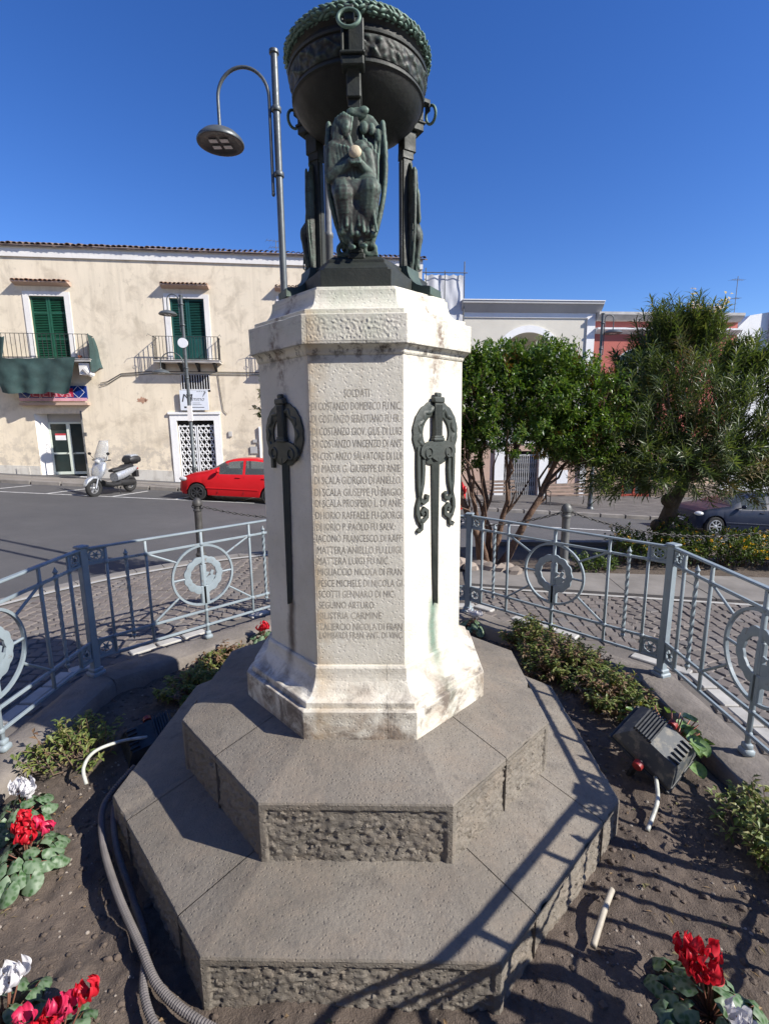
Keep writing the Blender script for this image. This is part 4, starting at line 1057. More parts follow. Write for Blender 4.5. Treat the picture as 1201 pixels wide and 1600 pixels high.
def street_lamp(loc, H, arms, label, r=.047, rz=0.0, foot=True):
    t = thing('street_lamp', label, 'street lamp', loc, rz, 'hooked street lamps')
    mb = MB(); pf = []
    if foot: pf += [(.16, 0), (.16, .03), (.12, .08), (.10, .14), (.115, .20), (.115, .24), (r*1.5, .30), (r*1.35, .8), (r*1.6, .83), (r*1.6, .87)]
    else: pf += [(r*1.3, 0)]
    pf += [(r*1.2, .9), (r*1.15, H*.5), (r*1.45, H*.5+.01), (r*1.45, H*.5+.06), (r, H*.5+.08), (r*.95, H-.04), (r*1.3, H-.03), (r*1.3, H), (0, H+.01)]
    mb.lathe(pf, 18); mb.build('pole', M['lamp'], t, 40)
    for (an, zb, zt, out, drop, hr) in arms:
        Mx = rot('Z', an); a = MB(); hook(a, (r+.035, zb), zt, out, 0, drop, M_=Mx)
        a.ball((r+.035, 0, zb-.02), (.022, .022, .03), 8, 6, Mx)
        for zc in (zb+.18, zt-.12):
            a.lathe([(r*1.25, -.025), (r*1.35, -.02), (r*1.35, .02), (r*1.25, .025)], 14, tr(0, 0, zc)); a.box(r*.9, r+.05, -.012, .012, zc-.018, zc+.018, Mx)
        ar = a.build('arm', M['lamp'], t, 50); lamp_head(ar, Mx @ tr(out, 0, drop-.16), hr)
    return t
street_lamp((-1.18, 3.95, -.05), 5.88, [(pi, 4.45, 5.42, .66, 5.14, .265)], 'tall hooked street lamp rising behind the bronze brazier', .042)
t = thing('metal_pole', 'plain pale metal pole seen between the legs of the bronze brazier', 'pole', (-.66, 4.25, -.05))
MB().lathe([(.06, 0), (.06, .3), (.05, .35), (.05, 4.05), (.058, 4.06), (.058, 4.10), (.042, 4.12), (.038, 6.0), (.0, 6.01)], 16).build('shaft', M['bollard'], t, 40)
MB().lathe([(.11, 0), (.11, .04), (.07, .08), (.062, .12)], 16).build('foot', M['bollard'], t, 40)
# ------------------------------------------------------------------ building helpers
def stucco(name, col, blot, plinth=None, amount=.6, scale=1.3):
    t = NT(name); p = t.pos(); Zc = t.sep(p)[2]
    c = t.mix(t.ramp(t.noise(.7, 5, .6), [(.3, 0.0), (.7, 1.0)]), sc3(col, .93), sc3(col, 1.04))
    n = t.noise(scale, 8, .68, dist=.5)
    c = t.mix(t.math('MULTIPLY', t.ramp(n, [(.5, 0.0), (.68, 1.0)]), amount), c, blot)
    n2 = t.noise(5.5, 6, .72, vec=t.mapped(p, (1, 1, .6), (4, 2, 9)))
    c = t.mix(t.ramp(n2, [(.60, 0.0), (.72, amount*.7)]), c, sc3(blot, .75))
    st = t.noise(1, 4, .6, vec=t.mapped(p, (5, 5, .35)))
    c = t.mix(t.ramp(st, [(.5, 0.0), (.78, amount*.55)]), c, sc3(blot, .9))
    if plinth:
        e = t.math('MULTIPLY', t.ramp(t.noise(2.6, 7, .75), [(.46, 0.0), (.56, 1.0)]), t.ramp(t.maprange(Zc, plinth[0], plinth[1]), [(0, 1.0), (.6, .5), (1, 0.0)]))
        c = t.mix(e, c, plinth[2])
    return t.done(c, .92, 0, t.bump(t.noise(28, 6, .7), .35, .02))
M['cream'] = stucco('cream_stucco', (.73, .640, .495), (.47, .40, .30), (-.8, 1.9, (.38, .34, .29)), .75)
M['lime'] = stucco('lime_white', (.74, .72, .69), (.55, .53, .49), None, .35)
M['plinth_l'] = stucco('old_plinth', (.55, .53, .48), (.34, .31, .27), None, .8, 2.5)
M['offwhite'] = stucco('ivory_stucco', (.62, .59, .51), (.50, .47, .40), None, .2)
M['white_p'] = stucco('white_plaster', (.78, .78, .77), (.6, .6, .58), None, .2)
M['pinkred'] = stucco('coral_stucco', (.46, .135, .105), (.36, .11, .085), None, .3)
M['beige'] = stucco('apricot_stucco', (.56, .41, .29), (.44, .32, .22), None, .3)
M['rose'] = stucco('rose_stucco', (.47, .33, .26), (.38, .27, .21), None, .3)
M['greycornice'] = stucco('grey_cornice', (.40, .40, .40), (.3, .3, .3), None, .3)
M['shutter'] = simple('green_shutter', (.012, .088, .050), .45, var=.2, scale=4)
M['shutter2'] = simple('dark_green_shutter', (.010, .070, .060), .45, var=.2, scale=4)
M['tile'] = simple('terracotta_tile', (.21, .15, .115), .9, var=.4, scale=3, bump=.4, objvar=.35)
M['tile_red'] = simple('hood_tile', (.26, .135, .085), .9, var=.4, scale=4, bump=.4, objvar=.3)
M['rail'] = simple('iron_rail', (.035, .036, .036), .6, .2)
M['glass'] = simple('shop_glass', (.022, .036, .034), .06, var=.4, scale=1.1, Specular_IOR_Level=.6)
M['alu'] = simple('pale_green_frame', (.60, .66, .58), .4, var=.08)
M['white_metal'] = simple('white_metal', (.74, .75, .76), .45, var=.08)
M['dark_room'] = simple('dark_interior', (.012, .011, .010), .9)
M['slabwhite'] = simple('balcony_slab', (.50, .48, .45), .85, var=.25, scale=3)
M['net'] = simple('green_netting', (.028, .060, .056), .8, var=.35, scale=2.5, bump=.5, bscale=60)
def facade(mb, x0, x1, z0, z1, holes, depth=.3, back=True):
    xs = sorted({x0, x1} | {h[i] for h in holes for i in (0, 1)}); zs = sorted({z0, z1} | {h[i] for h in holes for i in (2, 3)})
    for i in range(len(xs)-1):
        for j in range(len(zs)-1):
            cx, cz = (xs[i]+xs[i+1])/2, (zs[j]+zs[j+1])/2
            if any(h[0] < cx < h[1] and h[2] < cz < h[3] for h in holes): continue
            mb.add([(xs[i], 0, zs[j]), (xs[i+1], 0, zs[j]), (xs[i+1], 0, zs[j+1]), (xs[i], 0, zs[j+1])], [(0, 1, 2, 3)])
    for (a, b, c, d, dp) in holes:
        mb.add([(a, 0, c), (a, dp, c), (a, dp, d), (a, 0, d), (b, 0, c), (b, dp, c), (b, dp, d), (b, 0, d)], [(0, 1, 2, 3), (5, 4, 7, 6), (3, 2, 6, 7), (1, 0, 4, 5)])
def rectpart(name, parent, mat, *b, ch=0.0): return MB().box(*b, ch=ch).build(name, mat, parent)
def shutters(root, x0, x1, z0, z1, y, mat, panels=2, low_panel=False):
    w = (x1-x0)/panels
    for k in range(panels):
        a = x0+k*w+.008; b = a+w-.016; fr = MB(); e = .07
        fr.box(a, a+e, y-.02, y+.02, z0, z1); fr.box(b-e, b, y-.02, y+.02, z0, z1)
        cuts = [z0, z0+(z1-z0)*.34, z0+(z1-z0)*.74, z1-.07] if not low_panel else [z0, z0+(z1-z0)*.40, z1-.07]
        for zc in cuts: fr.box(a+e, b-e, y-.019, y+.019, zc, zc+.07)
        f = fr.build('shutter', mat, root)
        SL = MB().box(a+e, b-e, -.028, .020, -.004, .004).mesh('slat', mat)
        for i in range(len(cuts)-1):
            lo, hi = cuts[i]+.07, cuts[i+1]
            if low_panel and i == 0:
                MB().box(a+e, b-e, y-.004, y+.006, lo, hi).build('panel', mat, f); MB().box(a+e+.06, b-e-.06, y-.014, y-.004, lo+.06, hi-.06, ch=.008).build('panel', mat, f); continue
            n = max(2, int((hi-lo)/.062))
            for q in range(n): dupe(SL, 'slat', f, tr(0, y+.002, lo+(q+.5)*(hi-lo)/n) @ rot('X', .72))
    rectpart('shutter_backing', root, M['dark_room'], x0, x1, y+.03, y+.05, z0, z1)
def surround(root, x0, x1, z0, z1, w, top, y=-.03, mat='lime'):
    mb = MB(); mb.box(x0-w, x0, y, .01, z0, z1+top); mb.box(x1, x1+w, y, .01, z0, z1+top); mb.box(x0, x1, y, .01, z1, z1+top); mb.build('door_surround', M[mat], root)
def tile_mesh(L, r, mat, nm):
    mb = MB(); vs = []; n = 6
    for i in range(n+1):
        a = pi*i/n
        for (yy, rr) in ((0, r), (L, r*.82)):
            vs.append((rr*cos(a), yy, rr*sin(a)*.8)); vs.append((rr*.82*cos(a), yy, rr*.66*sin(a)))
    fs = []
    for i in range(n):
        a, b = i*4, i*4+4; fs += [(a, b, b+2, a+2), (a+1, a+3, b+3, b+1), (a, a+1, b+1, b), (a+2, b+2, b+3, a+3)]
    mb.add(vs, fs); return mb.mesh(nm, mat, None)
TILE = tile_mesh(.5, .105, M['tile'], 'roof_tile'); HTILE = tile_mesh(.34, .085, M['tile_red'], 'roof_tile')
def hood(root, x0, x1, z):
    """tiled hood over a balcony door: sloped plaster shelf with a row of tiles"""
    mb = MB(); mb.prism([(0, z-.10), (-.30, z-.02), (-.30, z+.02), (0, z+.06)], x0, x1, frame((0, 0, 0), (0, 1, 0), (0, 0, 1), (1, 0, 0)))
    h = mb.build('door_hood', M['rose'], root)
    n = int((x1-x0)/.165)
    for i in range(n): dupe(HTILE, 'roof_tile', h, tr(x0+.1+i*(x1-x0-.2)/(n-1), -.34, z+.015+random.uniform(-.012, .012)) @ rot('X', .24) @ rot('Z', random.uniform(-.06, .06)))
def balcony(root, x0, x1, z, D_, H, name='balcony', sp=.125, curl=True):
    mb = MB(); mb.box(x0, x1, -D_, .0, z-.10, z-.02); mb.box(x0-.03, x1+.03, -D_-.03, 0, z-.02, z); b = mb.build(name, M['slabwhite'], root)
    for k in range(4):
        x = x0+.25+k*(x1-x0-.5)/3; pr = [(0, z-.1), (-D_*.8, z-.1), (-D_*.8, z-.16), (-D_*.45, z-.24), (-D_*.15, z-.34), (0, z-.42)]
        MB().prism(pr, x-.05, x+.05, frame((0, 0, 0), (0, 1, 0), (0, 0, 1), (1, 0, 0))).build('bracket', M['rail'], b)
    r = MB(); y = -D_+.03
    for zz in (z+.06, z+H): r.box(x0+.02, x1-.02, y-.014, y+.014, zz-.009, zz+.009); r.box(x0+.02, x0+.045, y, 0, zz-.009, zz+.009); r.box(x1-.045, x1-.02, y, 0, zz-.009, zz+.009)
    r.build('railing_frame', M['rail'], b)
    BA = MB().box(-.008, .008, -.008, .008, z+.0, z+H).mesh('baluster', M['rail'])
    n = int((x1-x0)/sp)
    for i in range(n+1): dupe(BA, 'baluster', b, tr(x0+.03+i*(x1-x0-.06)/n, y, 0))
    for s_ in (x0+.032, x1-.032):
        for i in range(1, 5): dupe(BA, 'baluster', b, tr(s_, y+i*(D_-.03)/5, 0))
    if curl:
        for s_ in (x0, x1):
            c = MB(); c.tube([(s_+.10*cos(2.2*pi*i/20)*(1-i/26), y, z+H*.55+.10*sin(2.2*pi*i/20)*(1-i/26)) for i in range(20)], .007, 5); c.tube([(s_, y, z+H), (s_-.10*(-1 if s_ == x1 else 1), y-.1, z+H+.07), (s_-.14*(-1 if s_ == x1 else 1), y-.14, z+H-.02)], .008, 5); c.build('scroll', M['rail'], b)
    return b

# ------------------------------------------------------------------ cream house on the left
K1 = sqrt(1+.15**2); HF = frame((0, 20, 0), (1/K1, .15/K1, 0), (-.15/K1, 1/K1, 0), (0, 0, 1))
house = thing('cream_house', 'weathered cream two-storey house with green shutters, balconies and a tiled eave', 'house', M=HF)
HL = [(-14.54, -13.22, 4.40, 6.93, .14), (-9.20, -7.83, 4.40, 6.96, .14), (-4.66, -3.30, 4.40, 6.96, .14), (-19.8, -18.5, 4.40, 6.93, .14),
      (-14.92, -13.07, -.34, 2.32, .50), (-9.30, -7.76, -.75, 2.00, .16), (-9.01, -7.81, 3.20, 3.95, .25)]
mb = MB(); facade(mb, -30, 1.4, -2.2, 8.78, HL); mb.add([(1.4, 0, -2.2), (1.4, 9, -2.2), (1.4, 9, 8.78), (1.4, 0, 8.78)], [(0, 1, 2, 3)])
mb.add([(-30, 0, -2.2), (-30, 9, -2.2), (-30, 9, 8.78), (-30, 0, 8.78)], [(3, 2, 1, 0)]); mb.add([(-30, 9, -2.2), (1.4, 9, -2.2), (1.4, 9, 8.78), (-30, 9, 8.78)], [(3, 2, 1, 0)])
rawbuild(mb, 'wall', M['cream'], house)
mb = MB(); mb.box(-30, 1.42, -.07, .02, 8.36, 8.74); mb.build('cornice', M['lime'], house)
mb = MB(); mb.prism([(-.17, 8.75), (4.5, 10.3), (9.3, 8.75), (9.3, 8.70), (4.5, 10.2), (-.17, 8.70)], -30.2, 1.6, frame((0, 0, 0), (0, 1, 0), (0, 0, 1), (1, 0, 0))); roof = mb.build('roof', M['tile'], house)
for i in range(104): dupe(TILE, 'roof_tile', roof, tr(-20.4+i*.212, -.235+random.uniform(-.02, .02), 8.76+random.uniform(-.012, .014)) @ rot('X', .30) @ rot('Z', random.uniform(-.04, .04)))
mb = MB(); vs = []
for x, z in ((-30, .55), (-14.95, .15)): vs.append((x, z))
def plinth(x0, x1, z0, z1):
    m_ = MB(); m_.add([(x0, -.025, -2.2), (x1, -.025, -2.2), (x1, -.025, z1), (x0, -.025, z0), (x0, .01, z0), (x1, .01, z1), (x0, .01, -2.2), (x1, .01, -2.2)], [(0, 1, 2, 3), (3, 2, 5, 4), (0, 3, 4, 6), (1, 7, 5, 2)]); m_.build('plinth', M['plinth_l'], house)
plinth(-30, -14.95, .9, .16); plinth(-13.04, -9.62, .05, -.15); plinth(-7.48, 1.4, -.22, -.7)
for (a, b, c, d, dp), mt, lp in ((HL[0], 'shutter', False), (HL[1], 'shutter2', True), (HL[2], 'shutter', False), (HL[3], 'shutter', False)):
    shutters(house, a, b, c, d, .09, M[mt], 2, lp); surround(house, a, b, c, d, .21, .17)
for x0, x1, z in ((-14.98, -12.92, 7.40), (-9.45, -7.58, 7.42), (-4.90, -3.05, 7.42), (-20.2, -18.1, 7.4)): hood(house, x0, x1, z)
bl = balcony(house, -15.95, -12.28, 4.45, .60, .95, sp=.165, curl=False); br = balcony(house, -9.86, -7.26, 4.45, .55, .92)
balcony(house, -5.35, -2.75, 4.45, .55, .92)
# netting slung from the left balcony
def cloth(name, fn, nu, nv, parent): mb = MB(); mb.grid(fn, nu, nv); return rawbuild(mb, name, M['net'], parent, 180)
def net1(u, v):
    w0 = -16.0+3.22*u; w1 = -15.62+2.5*u; x = w0+(w1-w0)*v; z = 4.50-1.36*v-.10*sin(u*pi)*(1-v)*.6-.06*abs(sin(u*9))*v+.05*nz(u*3, v, 0, 2)
    return (x, -.66+.05*sin(u*21+v*2)*(.3+v)+.04*nz(u*4, v*2, 1, 2)-.04*v, z)
cloth('netting', net1, 60, 24, bl)
def net2(u, v):
    x = -12.25+.02*sin(v*6)+.30*v*u*.6; y = -.60+.62*u; z = 5.42-.12*u*(1-v)-1.5*v+.25*v*u
    return (x-.05*sin(u*11)*v, y, z+.03*sin(u*17))
cloth('netting', net2, 20, 24, bl)
cloth('netting', lambda u, v: (-15.98+.7*u*(1-.3*v), -.60+.03*sin(u*12), 5.38-.12*u-.95*v+.04*sin(u*13)), 16, 14, bl)
mb = MB(); mb.tube([(-12.55, -.5, 4.1), (-12.45, -.45, 3.95), (-12.35, -.3, 3.85)], .12, 8); mb.box(-12.75, -12.35, -.5, -.1, 3.85, 4.3); mb.build('corbel', M['lime'], bl)
mb = MB(); mb.lathe([(.05, 0), (.08, .14), (.085, .15), (0, .15)], 10, tr(-12.75, -.3, 4.46)); mb.build('flower_pot', simple('terracotta_pot', (.4, .12, .05), .8), bl)
# shop door on the left
mb = MB(); y = .46; x0, x1, z0, z1 = -14.66, -13.10, -.25, 1.98
mb.box(-14.92, -13.07, y, y+.05, 1.98, 2.32); mb.build('fascia', M['greycornice'], house)
for k in range(2):
    a = x0+k*.78; b = a+.78; f = MB(); e = .075
    f.box(a, a+e, y-.03, y+.03, z0, z1); f.box(b-e, b, y-.03, y+.03, z0, z1)
    for zc in (z0, .62, z1-e): f.box(a+e, b-e, y-.029, y+.029, zc, zc+(e if zc != z0 else .12))
    d = f.build('glazed_door', M['alu'], house)
    for (lo, hi) in ((z0+.12, .62), (.62+e, z1-e)): MB().box(a+e, b-e, y-.004, y+.004, lo, hi).build('pane', M['glass'], d)
    h = MB(); h.bar((a+(.70 if k == 0 else .08), y-.06, .70), (a+(.62 if k == 0 else .22), y-.07, .66), .012, 6); h.build('handle', M['rail'], d)
    if k == 0:
        MB().box(a+.22, b-.14, y-.012, y-.006, 1.22, 1.42).build('notice', M['white_metal'], d); MB().box(a+.22, b-.14, y-.013, y-.006, 1.42, 1.50).build('notice_strip', simple('notice_red', (.5, .05, .06), .6), d)
MB().add([(-14.92, .005, -.34), (-14.655, .45, -.34), (-14.655, .45, 2.32), (-14.92, .005, 2.32)], [(0, 1, 2, 3)]).build('door_splay', M['lime'], house)
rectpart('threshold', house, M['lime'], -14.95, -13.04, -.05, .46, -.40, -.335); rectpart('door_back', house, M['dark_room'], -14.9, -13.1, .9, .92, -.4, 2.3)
# ceramic sign over it
M['cer_blue'] = simple('cobalt_tile', (.010, .035, .20), .25, var=.2); M['cer_white'] = simple('white_glaze', (.72, .70, .74), .25, var=.05)
M['cer_red'] = simple('crimson_glaze', (.42, .03, .07), .3, var=.2); M['cer_pink'] = simple('pink_glaze', (.62, .33, .40), .3, var=.15)
sg = rectpart('tile_sign', house, M['cer_blue'], -15.37, -12.76, -.06, 0, 2.93, 3.44)
rectpart('lower_band', sg, M['cer_pink'], -15.36, -12.77, -.066, -.061, 2.83, 2.955)
for k in range(5):
    cx = -15.37+.33+k*.49; q = MB()
    for s_ in (-1, 1): q.add([(cx-.25, -.064, 3.19), (cx-.225, -.064, 3.19), (cx, -.064, 3.19+s_*.235), (cx, -.064, 3.19+s_*.26)], [(0, 1, 2, 3)]); q.add([(cx+.25, -.064, 3.19), (cx+.225, -.064, 3.19), (cx, -.064, 3.19+s_*.235), (cx, -.064, 3.19+s_*.26)], [(3, 2, 1, 0)])
    q.build('diamond_line', M['cer_white'], sg)
rectpart('name_field', sg, M['cer_red'], -14.92, -13.28, -.068, -.062, 2.99, 3.34)
fit_text('ciclava', 'sign_lettering', -14.86, -13.34, 3.00, 3.22, frame((0, 0, 0), (1, 0, 0), (0, 0, 1), (0, -1, 0)), M['cer_pink'], sg, .0705)
rectpart('ledge', house, M['rose'], -15.30, -12.70, -.24, 0, 2.66, 2.76)
# ironwork door on the right, its sign and barred window
surround(house, -9.30, -7.76, -.75, 2.00, .27, .26, -.05, 'white_p'); rectpart('lintel', house, M['white_p'], -9.62, -7.47, -.10, 0, 2.262, 2.36)
rectpart('door_dark', house, M['dark_room'], -9.30, -7.76, .15, .16, -.75, 2.0)
for k in range(2):
    a = -9.28+k*.77; b = a+.74; f = MB(); y = .08
    f.box(a, a+.05, y-.02, y+.02, -.72, 1.78); f.box(b-.05, b, y-.02, y+.02, -.72, 1.78)
    for zc in (-.72, 1.73): f.box(a+.05, b-.05, y-.019, y+.019, zc, zc+.05)
    d = f.build('ironwork_door', M['white_metal'], house)
    C1 = MB(); C1.tube([(.068*cos(2*pi*i/12), 0, .068*sin(2*pi*i/12)) for i in range(12)], .016, 4, closed=True); C1 = C1.mesh('scroll_ring', M['white_metal'])
    X1 = MB(); X1.bar((-.10, 0, -.14), (.10, 0, .14), .011, 4); X1.bar((.10, 0, -.14), (-.10, 0, .14), .011, 4); X1 = X1.mesh('lattice_cross', M['white_metal'])
    for i in range(3):
        for j in range(8):
            dupe(C1, 'scroll_ring', d, tr(a+.05+.107+i*.213, y, -.60+j*.305)); dupe(X1, 'lattice_cross', d, tr(a+.05+.107+i*.213, y, -.45+j*.305))
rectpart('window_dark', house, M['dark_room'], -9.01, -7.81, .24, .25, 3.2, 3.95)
g = MB(); 
for zc in (3.28, 3.90): g.box(-9.0, -7.82, -.03, -.01, zc, zc+.03)
g = g.build('window_grille', M['white_metal'], house)
for i in range(12): MB().box(-8.98+i*.104, -8.962+i*.104, -.032, -.012, 3.31, 3.90).build('grille_bar', M['white_metal'], g)
sgn = rectpart('shop_sign', house, simple('sign_white', (.66, .70, .76), .4, var=.05), -9.05, -7.90, -.16, -.11, 2.43, 3.26)
XZs = frame((0, 0, 0), (1, 0, 0), (0, 0, 1), (0, -1, 0)); M['ink'] = simple('sign_ink', (.03, .032, .04), .6)
M['ink2'] = simple('sign_grey_ink', (.18, .19, .21), .6)
def shear_text(body, x0, x1, z0, z1, mat, sh=.3):
    o = fit_text(body, 'sign_lettering', x0, x1, z0, z1, Matrix.Identity(4), mat, sgn, .1625)
    for v in o.data.vertices: v.co = XZs @ Vector((v.co.x+sh*(v.co.y-z0), v.co.y, v.co.z))
shear_text('M', -8.98, -8.60, 2.78, 3.10, M['ink'], .25); shear_text('immo', -8.60, -8.08, 2.82, 2.98, M['ink'], .35)
q = MB()
for k in range(5): q.box(-8.12+.02*k, -8.10+.03*k, -.163, -.161, 2.98+.04*k, 3.03+.045*k)
for k in range(4): q.box(-8.35+.09*k, -8.29+.09*k, -.163, -.161, 3.19+.01*(k % 2), 3.215+.01*(k % 2))
q.build('floral_ornament', M['ink2'], sgn)
MB().box(-8.55, -8.25, -.163, -.161, 2.725, 2.740).build('printed_rule', M['ink2'], sgn); MB().box(-8.55, -8.18, -.163, -.161, 2.655, 2.672).build('printed_rule', M['ink2'], sgn)
MB().box(-8.60, -8.08, -.163, -.161, 2.535, 2.560).build('printed_rule', M['ink'], sgn); MB().box(-8.90, -8.80, -.163, -.161, 2.52, 2.59).build('printed_square', M['ink'], sgn)
# cables, pipes, meter boxes
mb = MB()
for dz in (0, .10): mb.tube([(-12.2, -.05, 3.45+dz), (-11.9, -.04, 3.52+dz), (-11.35, -.03, 3.86+dz*.8), (-10.2, -.03, 3.94+dz), (-7, -.03, 3.92+dz), (1, -.03, 3.86+dz)], .014, 5)
mb.tube([(-22, -.03, 3.62), (-17, -.03, 3.58), (-15.4, -.03, 3.55)], .014, 5); mb.tube([(-7.45, -.03, 3.9), (-7.40, -.03, 3.2), (-7.32, -.03, 2.4), (-7.18, -.03, 2.25)], .012, 5); mb.build('wall_cable', M['rail'], house)
mb = MB(); mb.tube([(-5.86, -.06, 1.7), (-5.85, -.06, 1.55), (-5.85, -.06, -1.1)], .05, 8); mb.build('downpipe', M['white_metal'], house)
for (a, b, c, d, mt) in ((-7.17, -7.02, 1.30, 1.52, 'slabwhite'), (-6.15, -5.98, 1.02, 1.16, 'greycornice'), (-6.28, -5.98, .55, .85, 'greycornice'), (-15.85, -15.35, -.25, .10, 'plinth_l')):
    rectpart('meter_box', house, M[mt], a, b, -.06, 0, c, d)
M['brickpatch'] = simple('bare_brick', (.42, .25, .17), .95, var=.4, scale=8, bump=.6)
mb = MB(); mb.v = []; pts = [(-10.62+.20*cos(2*pi*i/26)*(1+.9*nz(i, 0, 0, .77)), 2.86+.12*sin(2*pi*i/26)*(1+1.1*nz(i, 3, 0, .63))) for i in range(26)]
mb.prism(pts, -.006, .004, XZs); mb.build('bare_patch', M['brickpatch'], house)
def antenna(name, base, h, label, rz=0.0):
    t = thing(name, label, 'antenna', base, rz); MB().bar((0, 0, -.3), (0, 0, h), .018, 6).build('mast', M['bollard'], t)
    for z, L in ((h*.92, .9), (h*.55, .6)):
        b = MB(); b.bar((-L/2, 0, z), (L/2, 0, z+.05), .010, 5); boom = b.build('boom', M['bollard'], t)
        for i in range(6): x = -L/2+L*i/5; MB().bar((x, -.24+.02*i, z+.05*(i/5)), (x, .24-.02*i, z+.05*(i/5)), .006, 4).build('dipole', M['bollard'], boom)
    return t
p = HF @ Vector((-5.0, 3, 9.6)); antenna('roof_antenna', p, .75, 'small aerial on the tiled roof of the cream house', .5)
street_lamp((-7.34, 15.62, pave_l(-7.34, 15.9)-.02), 6.9, [(pi, 5.72, 6.72, .48, 6.42, .31), (pi, 3.9, 4.55, .88, 4.42, .31)], 'street lamp with two hooked arms standing before the cream house', .055, .15)
for o_ in [D.objects[n] for n in D.objects.keys() if n.startswith('street_lamp')][-1:]:
    MB().lathe([(.0, -.03), (.17, -.03), (.17, .03), (0, .03)], 20, tr(-.03, -.09, 5.28) @ rot('X', pi/2)).build('round_plate', M['white_metal'], o_, 40); MB().box(-.06, .10, -.10, -.02, 2.55, 3.1).build('pole_box', M['lime'], o_)
t = thing('sign_pole', 'thin bare metal pole standing behind the silver scooter', 'pole', (-12.35, 17.1, pave_l(-12.35, 17.1))); MB().lathe([(.03, 0), (.03, 2.75), (0, 2.76)], 10).build('shaft', M['bollard'], t, 40); MB().box(-.02, .14, -.03, .03, 1.75, 1.9).build('clamp', M['bollard'], t)

# ------------------------------------------------------------------ houses on the right
K2 = sqrt(1.01); RF = frame((0, 20.5, 0), (1/K2, .1/K2, 0), (-.1/K2, 1/K2, 0), (0, 0, 1))
def arch_wall(mb, x0, x1, z0, z1, cx, hw, zs, rise, depth, n=24):
    """wall with one arched opening reaching down to z0"""
    mb.add([(x0, 0, z0), (cx-hw, 0, z0), (cx-hw, 0, z1), (x0, 0, z1)], [(0, 1, 2, 3)]); mb.add([(cx+hw, 0, z0), (x1, 0, z0), (x1, 0, z1), (cx+hw, 0, z1)], [(0, 1, 2, 3)])
    az = lambda x: zs+rise*sqrt(max(0, 1-((x-cx)/hw)**2))
    for i in range(n):
        a = cx-hw*cos(pi*i/n); b = cx-hw*cos(pi*(i+1)/n)
        mb.add([(a, 0, az(a)), (b, 0, az(b)), (b, 0, z1), (a, 0, z1), (a, depth, az(a)), (b, depth, az(b))], [(0, 1, 2, 3), (1, 0, 4, 5)])
    mb.add([(cx-hw, 0, z0), (cx-hw, depth, z0), (cx-hw, depth, zs), (cx-hw, 0, zs)], [(0, 1, 2, 3)]); mb.add([(cx+hw, 0, z0), (cx+hw, depth, z0), (cx+hw, depth, zs), (cx+hw, 0, zs)], [(3, 2, 1, 0)])
def archivolt(mb, cx, hw, zs, rise, w, y0, y1, n=24):
    P = lambda t, e: (cx-(hw+e)*cos(pi*t), zs+(rise+e)*sin(pi*t))
    for i in range(n):
        q = [P(i/n, 0), P(i/n, w), P((i+1)/n, w), P((i+1)/n, 0)]; mb.prism(q, -y1, -y0, frame((0, 0, 0), (1, 0, 0), (0, 0, 1), (0, -1, 0)))
wh = thing('ivory_house', 'ivory house with white trim, flat grey cornice and a wide arched loggia', 'house', M=RF)
mb = MB(); arch_wall(mb, 3.32, 9.48, .9, 6.52, 6.4, 1.32, 4.75, 1.12, 1.6)
rawbuild(mb, 'wall', M['offwhite'], wh)
mb = MB(); facade(mb, 3.32, 9.48, -3.0, .9, [(5.42, 7.12, -2.2, .45, .35), (7.62, 8.05, -.40, .10, .1)]); rawbuild(mb, 'ground_floor_wall', M['rose'], wh)
rectpart('loggia_back', wh, M['offwhite'], 4.5, 8.4, 1.6, 1.7, .9, 6.4); rectpart('side_wall', wh, M['white_p'], 9.44, 9.47, .02, 7, -3, 6.5); rectpart('loggia_floor', wh, M['offwhite'], 4.5, 8.4, .02, 1.6, .8, .9)
rectpart('back_block', wh, M['offwhite'], 3.34, 9.43, 1.8, 7, -3, 6.7)
mb = MB(); archivolt(mb, 6.4, 1.30, 4.75, 1.12, .30, -.07, .01); mb.build('arch_trim', M['white_p'], wh)
mb = MB(); mb.box(3.30, 9.50, -.05, .02, 6.50, 6.72); mb.box(9.12, 9.50, -.06, .02, .9, 6.50); mb.box(3.30, 9.50, -.06, .02, .80, 1.0); mb.build('white_trim', M['white_p'], wh)
mb = MB(); mb.prism([(0, 6.72), (-.08, 6.72), (-.34, 7.05), (-.38, 7.05), (-.38, 7.16), (7, 7.16), (7, 6.72)], 3.2, 9.72, frame((0, 0, 0), (0, 1, 0), (0, 0, 1), (1, 0, 0))); mb.build('cornice', M['greycornice'], wh)
rectpart('coping', wh, M['white_p'], 3.18, 9.74, -.41, 6.9, 7.161, 7.20)
mb = MB(); mb.box(7.13, 7.58, -.10, .02, -3, .8); mb.box(4.95, 5.40, -.10, .02, -3, .8); mb.box(9.20, 9.50, -.10, .02, -3, .8); mb.build('pilasters', M['white_p'], wh)
o = rectpart('wall_niche', wh, M['dark_room'], 7.62, 8.05, .09, .1, -.4, .1); rectpart('white_board', wh, M['white_metal'], 8.08, 8.62, -.03, -.005, -1.15, -.5)
gt = MB(); gt.box(5.42, 7.12, .10, .14, -1.78, -1.70); gt.box(5.42, 7.12, .10, .14, .2, .28); gt = gt.build('folding_gate', M['greycornice'], wh)
GB = MB().box(-.014, .014, -.02, .02, -1.7, .2).mesh('gate_bar', M['greycornice']); GX = MB(); GX.bar((-.05, 0, -.2), (.05, 0, .2), .008, 4); GX.bar((.05, 0, -.2), (-.05, 0, .2), .008, 4); GX = GX.mesh('gate_cross', M['greycornice'])
for i in range(17):
    dupe(GB, 'gate_bar', gt, tr(5.46+i*.103, .12, 0))
    for j in range(4): dupe(GX, 'gate_cross', gt, tr(5.51+i*.103, .13, -1.4+j*.45))
